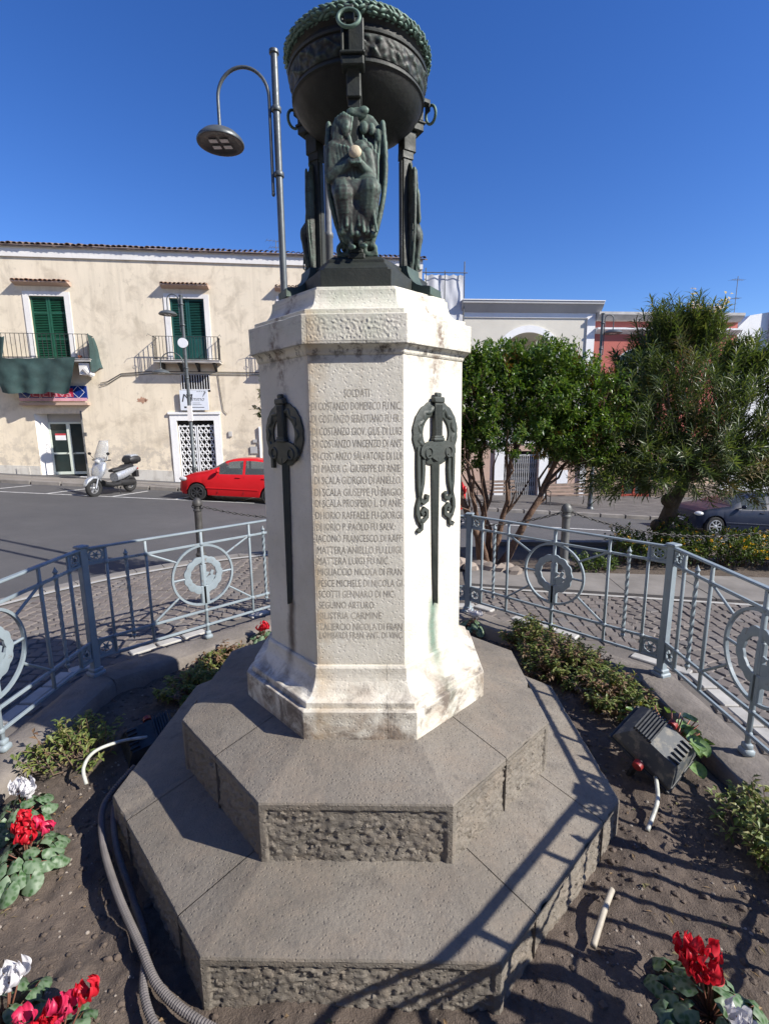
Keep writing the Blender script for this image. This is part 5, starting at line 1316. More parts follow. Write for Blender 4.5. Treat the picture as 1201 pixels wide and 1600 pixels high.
rectpart('gate_dark', wh, M['dark_room'], 5.42, 7.12, .34, .36, -2.2, .45)

pk = thing('coral_house', 'coral red house with a white string course and arched window behind the trees', 'house', M=RF)
mb = MB(); arch_wall(mb, 9.52, 16.55, 1.0, 6.38, 11.8, 1.12, 4.45, .78, .18); rawbuild(mb, 'wall', M['pinkred'], pk)
rectpart('back_block', pk, M['pinkred'], 9.53, 16.5, .5, 7, -3, 6.3)
rectpart('arch_backing', pk, M['glass'], 10.6, 13.0, .16, .18, 1.0, 5.4)
mb = MB(); archivolt(mb, 11.8, 1.05, 4.45, .72, .10, .02, .10); mb.box(10.7, 12.9, .04, .12, 4.40, 4.52); mb.box(11.76, 11.84, .05, .12, 1.0, 5.15); mb.build('window_frame', M['white_p'], pk)
mb = MB(); mb.prism([(0, 5.82), (-.30, 5.98), (-.30, 6.06), (0, 6.08)], 9.52, 16.6, frame((0, 0, 0), (0, 1, 0), (0, 0, 1), (1, 0, 0))); mb.build('string_course', M['white_p'], pk)
mb = MB(); mb.prism([(0, 6.38), (-.12, 6.40), (-.34, 6.62), (-.34, 6.74), (7, 6.74), (7, 6.38)], 9.52, 16.6, frame((0, 0, 0), (0, 1, 0), (0, 0, 1), (1, 0, 0))); mb.build('cornice', M['slabwhite'], pk)
mb = MB(); facade(mb, 9.52, 16.55, -3.2, 1.0, [(11.48, 12.75, -1.95, .45, .25)]); rawbuild(mb, 'ground_floor_wall', M['beige'], pk)
rd = MB(); M['reddoor'] = simple('red_door_frame', (.36, .055, .03), .5)
rd.box(11.42, 11.52, -.04, .06, -2.05, .5); rd.box(12.72, 12.82, -.04, .06, -2.05, .5); rd.box(11.52, 12.72, -.04, .06, .38, .5); rd.box(12.05, 12.15, .04, .1, -2.0, .38); rd.box(11.52, 12.72, .05, .11, -2.0, -1.75); rd = rd.build('red_door', M['reddoor'], pk)
for a in (11.55, 12.17): MB().box(a, a+.48, .07, .09, -1.75, .38).build('pane', M['glass'], rd)
M['rubble'] = simple('rubble_stone', (.30, .235, .18), .95, var=.4, scale=6, bump=.5, objvar=.35)
pb = MB().box(9.55, 11.42, -.03, .01, -3, -1.30).build('stone_plinth', M['mortar'], pk); pb2 = MB().box(12.83, 16.5, -.03, .01, -3, -1.32).build('stone_plinth', M['mortar'], pk)
rr = random.Random(4)
for (par, xa, xb) in ((pb, 9.58, 11.40), (pb2, 12.86, 16.4)):
    for j in range(5):
        x = xa
        while x < xb-.05:
            w = rr.uniform(.16, .34); w = min(w, xb-x)
            MB().box(x+.008, x+w-.008, -.06-rr.uniform(0, .02), -.028, -1.98+j*.135, -1.98+j*.135+.125, ch=.02).build('stone', M['rubble'], par); x += w
fr = thing('white_gabled_house', 'white gabled house at the right edge behind the oleander', 'house', M=RF)
mb = MB(); mb.prism([(16.75, -3), (26, -3), (26, 6.0), (21.4, 7.4), (17.3, 6.75), (16.75, 6.2)], -9, -.2, frame((0, 0, 0), (1, 0, 0), (0, 0, 1), (0, -1, 0))); mb.build('wall', M['white_p'], fr)
mb = MB(); mb.box(18.3, 24, .0, .2, 5.4, 7.35); mb.build('parapet', M['greycornice'], fr)
sc_ = thing('scaffold_screen', 'white sheeting hung on scaffold poles beyond the cream house', 'scaffold', M=RF)
mb = MB(); mb.grid(lambda u, v: (1.5+1.76*u, -.1+.018*sin(u*14+v*3)*(.4+v)+.05*nz(u*3, v*9, 0, 2), 8.28-.05*abs(sin(u*17))*(1-v)-10*v), 50, 40); rawbuild(mb, 'sheet', simple('white_sheet', (.56, .57, .59), .7, var=.15, scale=1.4), sc_, 180)
mb = MB(); mb.grid(lambda u, v: (3.28+.03*sin(u*9+v*4), 0+3*u, 8.28-10*v), 20, 20); rawbuild(mb, 'side_sheet', D.materials['white_sheet'], sc_, 180)
for x, y, h in ((3.27, -.22, 8.78), (1.55, -.22, 8.5), (2.4, -.2, 8.4)): MB().bar((x, y, -2), (x, y, h), .024, 6).build('scaffold_pole', M['bollard'], sc_)
MB().bar((1.4, -.25, 8.31), (3.4, -.25, 8.31), .02, 6).build('scaffold_pole', M['bollard'], sc_)
antenna('roof_antenna', (20.1, 28, 7.3), 2.75, 'tall television aerial above the oleander at the right', .35)
street_lamp((8.11, 17.3, pave_r(8.11, 17.3)-.02), 7.58, [(0, 6.1, 7.35, .42, 7.02, .34)], 'street lamp rising behind the trees before the coral house', .055, .0)
# bench
bn = thing('park_bench', 'wooden slatted bench with iron ends before the ivory house', 'bench', (7.42, 17.7, pave_r(7.42, 17.7)), .1)
M['benchwood'] = simple('bench_wood', (.19, .135, .10), .75, var=.3, scale=5)
for i in range(4): MB().box(-.9, .9, .02+i*.10, .105+i*.10, .43, .46, ch=.006).build('seat_slat', M['benchwood'], bn)
for i in range(3): MB().box(-.9, .9, -.015, .015, -.05, .05, tr(0, .45+.05*i, .56+.14*i) @ rot('X', -.3)).build('back_slat', M['benchwood'], bn)
for s_ in (-.82, .82):
    e = MB(); e.tube([(s_, .02, 0), (s_, .05, .22), (s_, .03, .41), (s_, .25, .42), (s_, .44, .44), (s_, .60, .92)], .022, 6); e.tube([(s_, .46, .42), (s_, .42, .2), (s_, .50, 0)], .022, 6); e.tube([(s_, .03, .42), (s_, .02, .62), (s_, .25, .66), (s_, .48, .62)], .018, 6); e.build('iron_end', M['iron'], bn)
b2 = copy_tree(bn); b2.location = (4.35, 17.45, pave_r(4.35, 17.45)); tag(bn, group='benches on the far pavement'); tag(b2, 'slatted bench half hidden between the tree trunks and the pedestal', 'bench', 'benches on the far pavement')

# unseen houses added behind and beside the photographer for warm bounce, less sky
def unseen_house(label, Mx, L, H, mat):
    t = thing('unseen_house', label, 'house', M=Mx, group='houses closing the rest of the square')
    wins = [(x, x+1.1, z, z+(2.3 if z > 2 else 2.5), .18) for z in (.1, 4.3) for x in [-L/2+1.6+i*3.2 for i in range(int((L-2)/3.2))]]
    mb = MB(); facade(mb, -L/2, L/2, -2.5, H, wins); rawbuild(mb, 'wall', mat, t)
    mb = MB(); mb.prism([(.19, -2.5), (8, -2.5), (8, H), (.19, H)], -L/2, L/2, frame((0, 0, 0), (0, 1, 0), (0, 0, 1), (1, 0, 0))); mb.build('back_block', mat, t)
    mb = MB(); mb.prism([(-.35, H), (4, H+1.4), (8.3, H), (8.3, H-.06), (-.35, H-.06)], -L/2-.2, L/2+.2, frame((0, 0, 0), (0, 1, 0), (0, 0, 1), (1, 0, 0))); mb.build('roof', M['tile'], t)
    for (a, b, c, d, dp) in wins: MB().box(a, b, .10, .16, c, d).build('shutter', M['shutter'], t)
    return t
unseen_house('cream house closing the left side of the square outside the view', frame((-24, -6, road_z(-24, 0)+1.0), (0, -1, 0), (-1, 0, 0), (0, 0, 1)).copy() @ Matrix.Identity(4), 36, 9.0, M['cream'])
unseen_house('apricot house behind the photographer', frame((0, -17, 1.2), (-1, 0, 0), (0, -1, 0), (0, 0, 1)), 44, 10.0, M['beige'])
# ------------------------------------------------------------------ cars
def interp(tab, x):
    if x <= tab[0][0]: return tab[0][1]
    for (a, va), (b, vb) in zip(tab, tab[1:]):
        if x <= b:
            t = (x-a)/(b-a); t = t*t*(3-2*t) if False else t; return va+(vb-va)*t
    return tab[-1][1]
M['tyre'] = simple('tyre_rubber', (.018, .018, .018), .85); M['alloy'] = simple('alloy_wheel', (.42, .43, .44), .35, .6, var=.1)
M['dark_alloy'] = simple('dark_wheel', (.05, .05, .052), .4, .4); M['carglass'] = simple('car_glass', (.35, .40, .40), .04, var=.05, Transmission_Weight=.85, IOR=1.3); M['carseat'] = simple('car_seat', (.10, .10, .105), .8); M['cartrim'] = simple('car_interior', (.23, .22, .21), .8)
M['headlamp'] = simple('headlamp', (.62, .63, .62), .12, .2, var=.1); M['blacktrim'] = simple('black_trim', (.02, .02, .021), .5); M['plate'] = simple('number_plate', (.7, .7, .68), .5, var=.05)
def paint(name, col): return simple(name, col, .42, 0.0, var=.05, scale=2, Coat_Weight=.12, Coat_Roughness=.15, Specular_IOR_Level=.22)
def car(name, label, cat, loc, rz, L, H, W, mat, rim, group=None, roll=0.0, wheel_r=.29):
    k = L/3.6; kh = H/1.48
    top = [(x*k, z*kh) for x, z in ((0, .55), (.04, .66), (.12, .76), (.35, .87), (.70, .955), (.98, 1.015), (1.25, 1.20), (1.50, 1.355), (1.75, 1.435), (2.10, 1.475), (2.45, 1.48), (2.85, 1.455), (3.15, 1.40), (3.30, 1.34), (3.42, 1.15), (3.52, .96), (3.57, .80), (3.6, .58))]
    belt = [(x*k, z*kh) for x, z in ((0, .50), (.04, .60), (.12, .69), (.35, .79), (.70, .86), (.98, .905), (2.0, .94), (3.0, .985), (3.42, .97), (3.52, .86), (3.6, .54))]
    wid = [(0, .60), (.04*k, .70), (.12*k, .82), (.3*k, .92), (.6*k, .975), (1.1*k, 1.0), (2.8*k, 1.0), (3.2*k, .97), (3.45*k, .90), (3.55*k, .83), (3.6*k, .72)]
    ax = (.62*k, 3.0*k); R = wheel_r+.045
    cuts = sorted(set([round(i*L/90, 3) for i in range(91)]+[round(v*k, 3) for v in (.98, 1.02, 1.25, 1.50, 2.08, 2.16, 2.88, 3.15, 3.30, 3.42)]))
    def zb(x):
        z = .21 if .1*k < x < 3.5*k else .27
        for a in ax:
            d = abs(x-a)
            if d < R: z = max(z, wheel_r+sqrt(R*R-d*d)*.98)
        return z
    rows = []
    for x in cuts:
        b = zb(x); t = interp(top, x); be = min(interp(belt, x), t-.02); w = W/2*interp(wid, x)
        gh = max(0., t-be-.12); tum = 1-.22*min(1, gh/.42)
        cs = [(w*.93, b), (w*.985, max(b+.01, min(.36, be-.05))), (w, max(b+.02, min(.60, be-.03))), (w*.985, max(b+.03, be-.03)), (w*.965, be), (w*(.965*tum+.0), max(be+.008, t-.07*min(1, gh/.2)-.012)), (w*tum*.80, t-.010), (0, t)]
        rows.append([(x-L/2, y, z) for y, z in cs])
    n = 8; body = MB(); groups = {'windscreen': MB(), 'rear_window': MB(), ('f', 1): MB(), ('f', -1): MB(), ('r', 1): MB(), ('r', -1): MB()}
    for side in (1, -1):
        V = [(p[0], p[1]*side, p[2]) for r in rows for p in r]
        for i in range(len(rows)-1):
            xm = (cuts[i]+cuts[i+1])/2/k
            for j in range(n-1):
                tgt = body
                if j == 4 and 1.32 < xm < 2.08: tgt = groups['f', side]
                elif j == 4 and 2.16 < xm < 2.98: tgt = groups['r', side]
                elif j >= 5 and 1.02 < xm < 1.50: tgt = groups['windscreen']
                elif j >= 5 and 3.30 < xm < 3.44: tgt = groups['rear_window']
                a, b = i*n+j, (i+1)*n+j; q = [V[a], V[b], V[b+1], V[a+1]]
                tgt.add(q, [(0, 1, 2, 3)] if side > 0 else [(3, 2, 1, 0)])
    t = thing(name, label, cat, loc, rz, group)
    def weld(mb):
        me = D.meshes.new('m'); me.from_pydata(mb.v, [], mb.f); bm = bmesh.new(); bm.from_mesh(me); bmesh.ops.remove_doubles(bm, verts=bm.verts, dist=.0008); bmesh.ops.recalc_face_normals(bm, faces=bm.faces); bm.to_mesh(me); bm.free(); return me
    def put(nm, mb, mt, ang=35, par=t):
        me = weld(mb); me.name = nm; me.materials.append(mt); shade(me, ang); o = D.objects.new(nm, me); C.objects.link(o); o.parent = par; return o
    bd = put('body', body, mat, 32)
    put('windscreen', groups['windscreen'], M['carglass']); put('rear_window', groups['rear_window'], M['carglass']); [put('side_window', groups[k_, s_], M['carglass']) for k_ in 'fr' for s_ in (1, -1)]
    MB().box(-L/2+.15, L/2-.2, -W/2*.80, W/2*.80, .20, .62*kh).build('chassis', M['blacktrim'], t)
    for xx in (1.75, 2.6):
        for sd in (-1, 1):
            q = MB(); q.box(-.26, .22, -.23, .23, .45, .62, tr(xx*k-L/2, sd*.36, 0), .05); q.box(.16, .30, -.22, .22, .55, 1.12, tr(xx*k-L/2, sd*.36, 0), .05); q.box(.20, .30, -.11, .11, 1.13, 1.30*kh, tr(xx*k-L/2, sd*.36, 0), .03); q.build('seat', M['carseat'], t)
    q = MB(); q.box(1.05*k-L/2, 1.32*k-L/2, -W*.42, W*.42, .55, .90*kh, None, .04); q.torus((1.42*k-L/2, .34, .86*kh), .17, .016, 20, 6, None, 'X'); q.build('dashboard', M['blacktrim'], t)
    s = MB()
    for sd in (-1, 1):
        s.tube([(1.20*k-L/2, sd*W*.5*.97, .93*kh), (1.28*k-L/2, sd*(W*.5+.06), .99*kh)], .02, 6); s.ball((1.30*k-L/2, sd*(W*.5+.09), 1.02*kh), (.06, .085, .065), 10, 8)
    s.build('wing_mirrors', mat, bd, 60)
    for sd in (-1, 1):
        MB().ball((.17*k-L/2, sd*W*.5*.80, .70*kh), (.16, .10, .075), 12, 8).build('headlight', M['headlamp'], t, 60)
        MB().ball((L/2-.09, sd*W*.5*.82, .86*kh), (.07, .10, .14), 10, 8).build('tail_light', simple('tail_red', (.35, .01, .01), .2) if 'tail_red' not in D.materials else D.materials['tail_red'], t, 60)
        for xx in (1.95, 2.80): MB().box(xx*k-.09-L/2, xx*k+.07-L/2, sd*W*.5-.02, sd*W*.5+.012, .83*kh, .855*kh, ch=.008).build('door_handle', mat, bd)
        for xx in (1.28, 2.12, 2.95): MB().box(xx*k-.004-L/2, xx*k+.004-L/2, sd*W*.5*.985-.004, sd*W*.5*.985+.0135, .30, .88*kh).build('door_seam', M['blacktrim'], bd)
        MB().box(.9*k-L/2, 2.6*k-L/2, sd*W*.5-.01, sd*W*.5+.012, .44, .475, ch=.005).build('side_strip', mat, bd)
        for a in ax:
            Mx = tr(a-L/2, sd*(W*.5-.105), wheel_r) @ rot('X', pi/2*sd)
            wl = MB().lathe([(wheel_r*.62, -.09), (wheel_r*.93, -.09), (wheel_r, -.06), (wheel_r, .06), (wheel_r*.93, .09), (wheel_r*.66, .085)], 28, Mx @ rot('X', pi)).build('wheel', M['tyre'], t, 40)
            r_ = MB(); Mr = tr(a-L/2, sd*(W*.5-.02), wheel_r)
            r_.torus((0, 0, 0), wheel_r*.64, .018, 28, 6, Mr); r_.ball((0, 0, 0), (.05, .02, .05), 10, 6, Mr)
            for q in range(8): an = 2*pi*q/8; r_.box(-.020, .020, -.012, .012, .03, wheel_r*.64, Mr @ rot('Y', an))
            r_.build('rim', rim, wl, 40)
            MB().lathe([(.001, 0), (wheel_r*.62, 0)], 20, tr(a-L/2, sd*(W*.5-.07), wheel_r) @ rot('X', pi/2)).build('brake_disc', M['blacktrim'], wl)
    MB().box(-L/2-.012, -L/2+.06, -.26, .26, .40, .50).build('number_plate', M['plate'], t); MB().box(-L/2-.01, -L/2+.10, -.50, .50, .28, .38, ch=.02).build('grille', M['blacktrim'], t)
    return t
slopeX = -atan2(.07256, 1)
def on_road(o, rz):
    n = Vector((.07256, .0285, 1)).normalized(); x = Vector((cos(rz), sin(rz), 0)); x = (x-n*x.dot(n)).normalized(); y = n.cross(x)
    o.matrix_world = frame(o.location, x, y, n)
red = paint('red_car_paint', (.50, .012, .016)); navy = paint('navy_car_paint', (.012, .018, .040))
c = car('red_car', 'bright red hatchback parked by the cream house left of the pedestal', 'car', (-5.35, 14.35, road_z(-5.35, 14.35)), .12, 3.6, 1.50, 1.6, red, M['dark_alloy'], 'red cars parked along the far kerb'); on_road(c, .12)
c = car('red_car', 'red car of which only the tail shows right of the pedestal', 'car', (.60, 14.6, road_z(.60, 14.6)), .12, 3.8, 1.52, 1.65, red, M['dark_alloy'], 'red cars parked along the far kerb'); on_road(c, .12)
c = car('navy_car', 'dark navy hatchback with silver alloy wheels parked at the right edge', 'car', (11.78, 14.15, road_z(11.78, 14.15)), .06, 4.05, 1.47, 1.7, navy, M['alloy'], None, wheel_r=.31); on_road(c, .06)

# ------------------------------------------------------------------ scooter
sx = thing('motor_scooter', 'silver motor scooter with tall windscreen and black top box at the kerb', 'scooter', (-9.35, 13.75, road_z(-9.35, 13.75)), atan2(-.96, -.25))
silver = simple('silver_paint', (.42, .44, .46), .3, .4, var=.06, Coat_Weight=.5); M['seatblack'] = simple('seat_vinyl', (.022, .022, .024), .55)
for (xx, r_) in ((.76, .29), (-.68, .28)):
    w = MB().torus((xx, 0, r_), r_-.065, .065, 28, 10, None, 'Y').build('wheel', M['tyre'], sx, 180); q = MB(); q.torus((xx, 0, r_), r_*.58, .02, 24, 6, None, 'Y')
    for i in range(5): an = 2*pi*i/5; q.box(-.02, .02, -.02, .02, 0, r_*.58, tr(xx, 0, r_) @ rot('Y', an))
    q.ball((xx, 0, r_), (.06, .05, .06), 10, 8); q.build('rim', M['alloy'], w, 40)
def hull(name, secs, mat, par=sx, n=14):
    """loft of rounded sections (x, z, half width, half height)"""
    mb = MB(); vs = []
    for (x, z, w, h) in secs:
        for j in range(n):
            a = 2*pi*j/n; vs.append((x, w*math.copysign(abs(cos(a))**.75, cos(a)), z+h*math.copysign(abs(sin(a))**.75, sin(a))))
    fs = [(i*n+j, i*n+(j+1) % n, (i+1)*n+(j+1) % n, (i+1)*n+j) for i in range(len(secs)-1) for j in range(n)]+[tuple(range(n)), tuple((len(secs)-1)*n+j for j in range(n))]
    mb.add(vs, fs); return mb.build(name, mat, par, 50)
hull('front_mudguard', [(1.08, .40, .05, .03), (1.0, .52, .09, .06), (.82, .62, .10, .05), (.62, .60, .09, .05), (.5, .50, .06, .04)], silver)
hull('leg_shield', [(.66, .62, .10, .10), (.60, .72, .22, .18), (.50, .86, .25, .22), (.40, .98, .22, .16), (.34, 1.06, .12, .06)], silver)
hull('floorboard', [(.48, .42, .20, .10), (.2, .33, .22, .07), (-.1, .33, .21, .08), (-.2, .40, .18, .10)], M['blacktrim'])
hull('rear_body', [(-.05, .55, .17, .14), (-.3, .62, .20, .17), (-.6, .70, .19, .15), (-.85, .76, .13, .10), (-1.02, .80, .06, .05)], silver)
hull('engine', [(-.2, .36, .12, .10), (-.45, .34, .16, .12), (-.75, .32, .13, .11), (-.92, .33, .06, .06)], M['blacktrim'])
hull('seat', [(.06, .76, .10, .04), (-.12, .79, .15, .06), (-.35, .80, .17, .06), (-.5, .86, .17, .07), (-.78, .88, .14, .05)], M['seatblack'])
hull('headset', [(.50, 1.10, .10, .06), (.42, 1.14, .17, .09), (.33, 1.12, .12, .07)], silver)
MB().ball((.53, 0, 1.10), (.05, .09, .07), 12, 8).build('headlight', M['headlamp'], sx, 60)
mb = MB(); mb.tube([(.36, -.36, 1.14), (.40, -.16, 1.12), (.40, .16, 1.12), (.36, .36, 1.14)], .018, 8); mb.build('handlebar', M['blacktrim'], sx, 60)
for s_ in (-1, 1):
    m_ = MB(); m_.tube([(.40, s_*.22, 1.14), (.44, s_*.34, 1.30)], .008, 5); m_.ball((.44, s_*.36, 1.34), (.02, .07, .045), 10, 6); m_.build('mirror', M['blacktrim'], sx, 60)
    MB().bar((.60, s_*.085, .70), (.76, s_*.085, .29), .028, 8).build('fork', M['alloy'], sx, 60)
ws = NT('windscreen_perspex'); ws.mat.surface_render_method = 'BLENDED' if hasattr(ws.mat, 'surface_render_method') else None
ws = ws.done((.80, .82, .82), .12, 0, None, Transmission_Weight=.75, IOR=1.15)
mb = MB(); mb.grid(lambda u, v: (.50-.20*v-.10*(2*u-1)**2, (2*u-1)*.27*(1-.35*v*v), 1.12+.62*v), 12, 10); wo_ = rawbuild(mb, 'windscreen', ws, sx, 180)
so = wo_.modifiers.new('t', 'SOLIDIFY'); so.thickness = .006
hull('top_box', [(-.62, 1.06, .18, .09), (-.70, 1.08, .22, .14), (-.95, 1.09, .23, .15), (-1.08, 1.07, .19, .11)], M['seatblack'])
hull('top_box_lid', [(-.68, 1.18, .16, .05), (-.8, 1.21, .19, .055), (-.98, 1.20, .18, .05)], silver)
mb = MB(); mb.bar((-.62, .1, .92), (-1.0, .1, .94), .015, 6); mb.bar((-.62, -.1, .92), (-1.0, -.1, .94), .015, 6); mb.box(-1.0, -.64, -.12, .12, .93, .965); mb.build('rack', M['blacktrim'], sx)
hull('exhaust', [(-.35, .30, .03, .03), (-.55, .34, .06, .06), (-.98, .44, .07, .07), (-1.02, .45, .03, .03)], M['alloy']).location = (0, -.20, 0)
mb = MB(); mb.box(-1.02, -.90, -.10, .10, .48, .70); mb.build('rear_mudflap', M['blacktrim'], sx)
MB().ball((-1.01, 0, .76), (.03, .10, .05), 10, 6).build('tail_light', D.materials['tail_red'], sx, 60)
mb = MB(); mb.bar((.0, .10, .33), (-.05, .22, .02), .014, 6); mb.build('side_stand', M['blacktrim'], sx)
sx.scale = (1.04, 1.04, 1.04)
# ------------------------------------------------------------------ vegetation
M['bark'] = simple('red_brown_bark', (.135, .082, .055), .95, var=.4, scale=14, bump=.8, bscale=30, bdist=.02)
M['bark2'] = simple('grey_brown_bark', (.085, .066, .05), .95, var=.4, scale=14, bump=.8, bscale=30, bdist=.02)
M['twig'] = simple('dry_twig', (.17, .115, .08), .9, var=.3, scale=20)
M['leaf_tree'] = leafmat('glossy_tree_leaf', [(.045, .100, .020), (.085, .165, .034), (.145, .225, .048), (.22, .275, .065)], .36, .36)
M['leaf_tree2'] = leafmat('rusty_leaf', [(.17, .085, .02), (.22, .12, .03), (.12, .10, .03)], .5, .2)
M['leaf_ole'] = leafmat('oleander_leaf', [(.058, .092, .036), (.092, .138, .052), (.135, .180, .066), (.20, .215, .085)], .40, .34)
M['leaf_ole2'] = leafmat('oleander_dry', [(.17, .13, .055), (.22, .16, .08), (.13, .12, .05)], .6, .2)
M['leaf_bush'] = leafmat('bed_shrub_leaf', [(.09, .14, .035), (.16, .22, .055), (.24, .27, .08), (.31, .27, .10)], .5, .35)
M['leaf_bush2'] = leafmat('bed_shrub_brown', [(.14, .085, .05), (.21, .12, .07), (.18, .14, .065)], .6, .2)
M['leaf_hedge'] = leafmat('lantana_leaf', [(.045, .082, .016), (.08, .13, .024), (.13, .17, .035)], .5, .3)
M['yellow'] = leafmat('yellow_flower', [(.62, .36, .02), (.72, .48, .04), (.66, .25, .03)], .5, .3)
M['white_fl'] = leafmat('white_petal', [(.72, .71, .72), (.78, .77, .80)], .5, .3, tint=(1, 1, 1))
M['palepink'] = leafmat('pale_pink_petal', [(.72, .55, .52), (.76, .68, .66)], .5, .3)
def leaf(mb, p, d, up, L, w, fold=.25, curl=.15):
    """one leaf: two folded quads with a bend"""
    d = d.normalized(); s = d.cross(up)
    if s.length < 1e-4: s = d.cross(Vector((1, 0, .3)))
    s.normalize(); n = s.cross(d); a = p; m = p+d*(L*.5)+n*(curl*L*.35); e = p+d*L-n*(curl*L*.3); f = n*(fold*w)
    mb.v += [tuple(a), tuple(m+s*w*.5+f), tuple(e), tuple(m-s*w*.5+f), tuple(m)]; k = len(mb.v)-5
    mb.f += [(k, k+1, k+4), (k+4, k+1, k+2), (k, k+4, k+3), (k+4, k+2, k+3)]
def rv(r): 
    while True:
        v = Vector((r.uniform(-1, 1), r.uniform(-1, 1), r.uniform(-1, 1)))
        if .02 < v.length < 1: return v.normalized()
def limb_path(a, b, r, k=6, wob=.06):
    A, B = Vector(a), Vector(b); L = (B-A).length; out = []
    off = Vector((0, 0, 0))
    for i in range(k+1):
        t = i/k; q = rv(r)*wob*L*sin(pi*t)*.6; out.append(A.lerp(B, t)+q)
    return out
# broad-leaved tree with several leaning trunks
def broad_tree(label, base, trunks, lobes, nclump, seed, leafn=34, name='garden_tree', lsz=(.045, .075), group='garden trees behind the fence'):
    r = random.Random(seed); t = thing(name, label, 'tree', base, group=group); tk = MB(); tips = []
    for (dx, dy, h, r0, lean) in trunks:
        foot = Vector((dx*.12, dy*.12, -.05)); topp = Vector((dx, dy, h)); P = limb_path(foot, topp, r, 7, .07)
        tk.tube(P, [r0*(1-.62*i/7)*(1.25 if i == 0 else 1) for i in range(8)], 9)
        for q in range(5):
            s = P[3+q % 4]; d = Vector((topp.x*.7+r.uniform(-.5, .5), topp.y*.7+r.uniform(-.5, .5), h*.35+r.uniform(.1, .6))); e = s+d*r.uniform(.5, .95)
            Q = limb_path(s, e, r, 4, .12); tk.tube(Q, [r0*.42*(1-.2*i) for i in range(5)], 6); tips.append(e)
    tk.build('trunk', M['bark'], t, 60)
    lf = MB(); l2 = MB(); tw = MB()
    for c in range(nclump):
        lo = lobes[c % len(lobes)]; v = rv(r); rad = r.random()**.33*.98
        p = Vector((lo[0]+v.x*lo[3]*rad, lo[1]+v.y*lo[4]*rad, lo[2]+v.z*lo[5]*rad)); out = (p-Vector((lo[0], lo[1], lo[2]-.3))).normalized()
        ax_ = (out+rv(r)*.6+Vector((0, 0, .35))).normalized(); Lc = r.uniform(.10, .22)
        if c % 3 == 0: tw.tube([p-ax_*.16, p+ax_*Lc], [.005, .002], 4)
        tgt = l2 if r.random() < .045 else lf
        for i in range(leafn):
            u = r.random(); q = p+ax_*(u*Lc)+rv(r)*.030; d = (ax_*.4+rv(r)*1.0+Vector((0, 0, .1))).normalized()
            leaf(tgt, q, d, Vector((0, 0, 1))+rv(r)*.5, r.uniform(*lsz), r.uniform(.018, .030), .2, r.uniform(-.1, .3))
    cr = rawbuild(lf, 'crown', M['leaf_tree'], t); rawbuild(l2, 'rusty_leaves', M['leaf_tree2'], cr); tag(tw.build('twigs', M['bark'], cr), kind='stuff')
    return t
broad_tree('leafy multi-trunked tree with reddish bark right of the pedestal', (1.33, 3.62, -.03), [(-.55, .0, 1.35, .055, 0), (-.12, .25, 1.5, .050, 0), (.25, -.1, 1.55, .045, 0), (.85, .0, 1.45, .055, 0), (-.35, -.25, 1.3, .04, 0)],
           [(-.32, 0, 1.92, .52, .50, .62), (.12, .1, 2.06, .62, .55, .56), (.62, .0, 2.05, .55, .5, .55), (1.12, .05, 1.90, .48, .42, .52), (.35, -.1, 1.62, .85, .45, .36), (-.42, .15, 1.55, .35, .4, .40), (.95, .1, 1.52, .45, .4, .32), (-.15, .1, 2.27, .5, .45, .35), (.55, .1, 2.30, .5, .4, .30)], 1500, 3)
broad_tree('small tree almost hidden behind the pedestal with leaves showing at its left', (-.40, 4.25, -.05), [(-.5, .1, 1.7, .045, 0), (.2, 0, 1.7, .045, 0), (.5, .1, 1.6, .04, 0)],
           [(-.82, .0, 2.08, .42, .40, .36), (-.2, .0, 2.1, .62, .5, .40), (.4, 0, 2.0, .5, .45, .40)], 330, 8)
# stones at the foot of the tree
M['rockm'] = simple('foot_stone', (.27, .225, .19), .95, var=.35, scale=9, bump=.7)
rr = random.Random(6)
for i in range(9):
    mb = MB(); rock(mb, 0, 0, .04, .11+.05*rr.random(), rr)
    o = mb.build('foot_stone', M['rockm'], None, 30); o.location = (.88+.13*i*.62+rr.uniform(-.03, .03), 3.47+rr.uniform(-.06, .10)-.03*i, -.02); o.rotation_euler.z = rr.uniform(0, 6)
    tag(o, '%s rough stone from the left in the row at the foot of the multi-trunked tree' % ('first second third fourth fifth sixth seventh eighth ninth'.split()[i]), 'stone', 'stones at the foot of the tree')
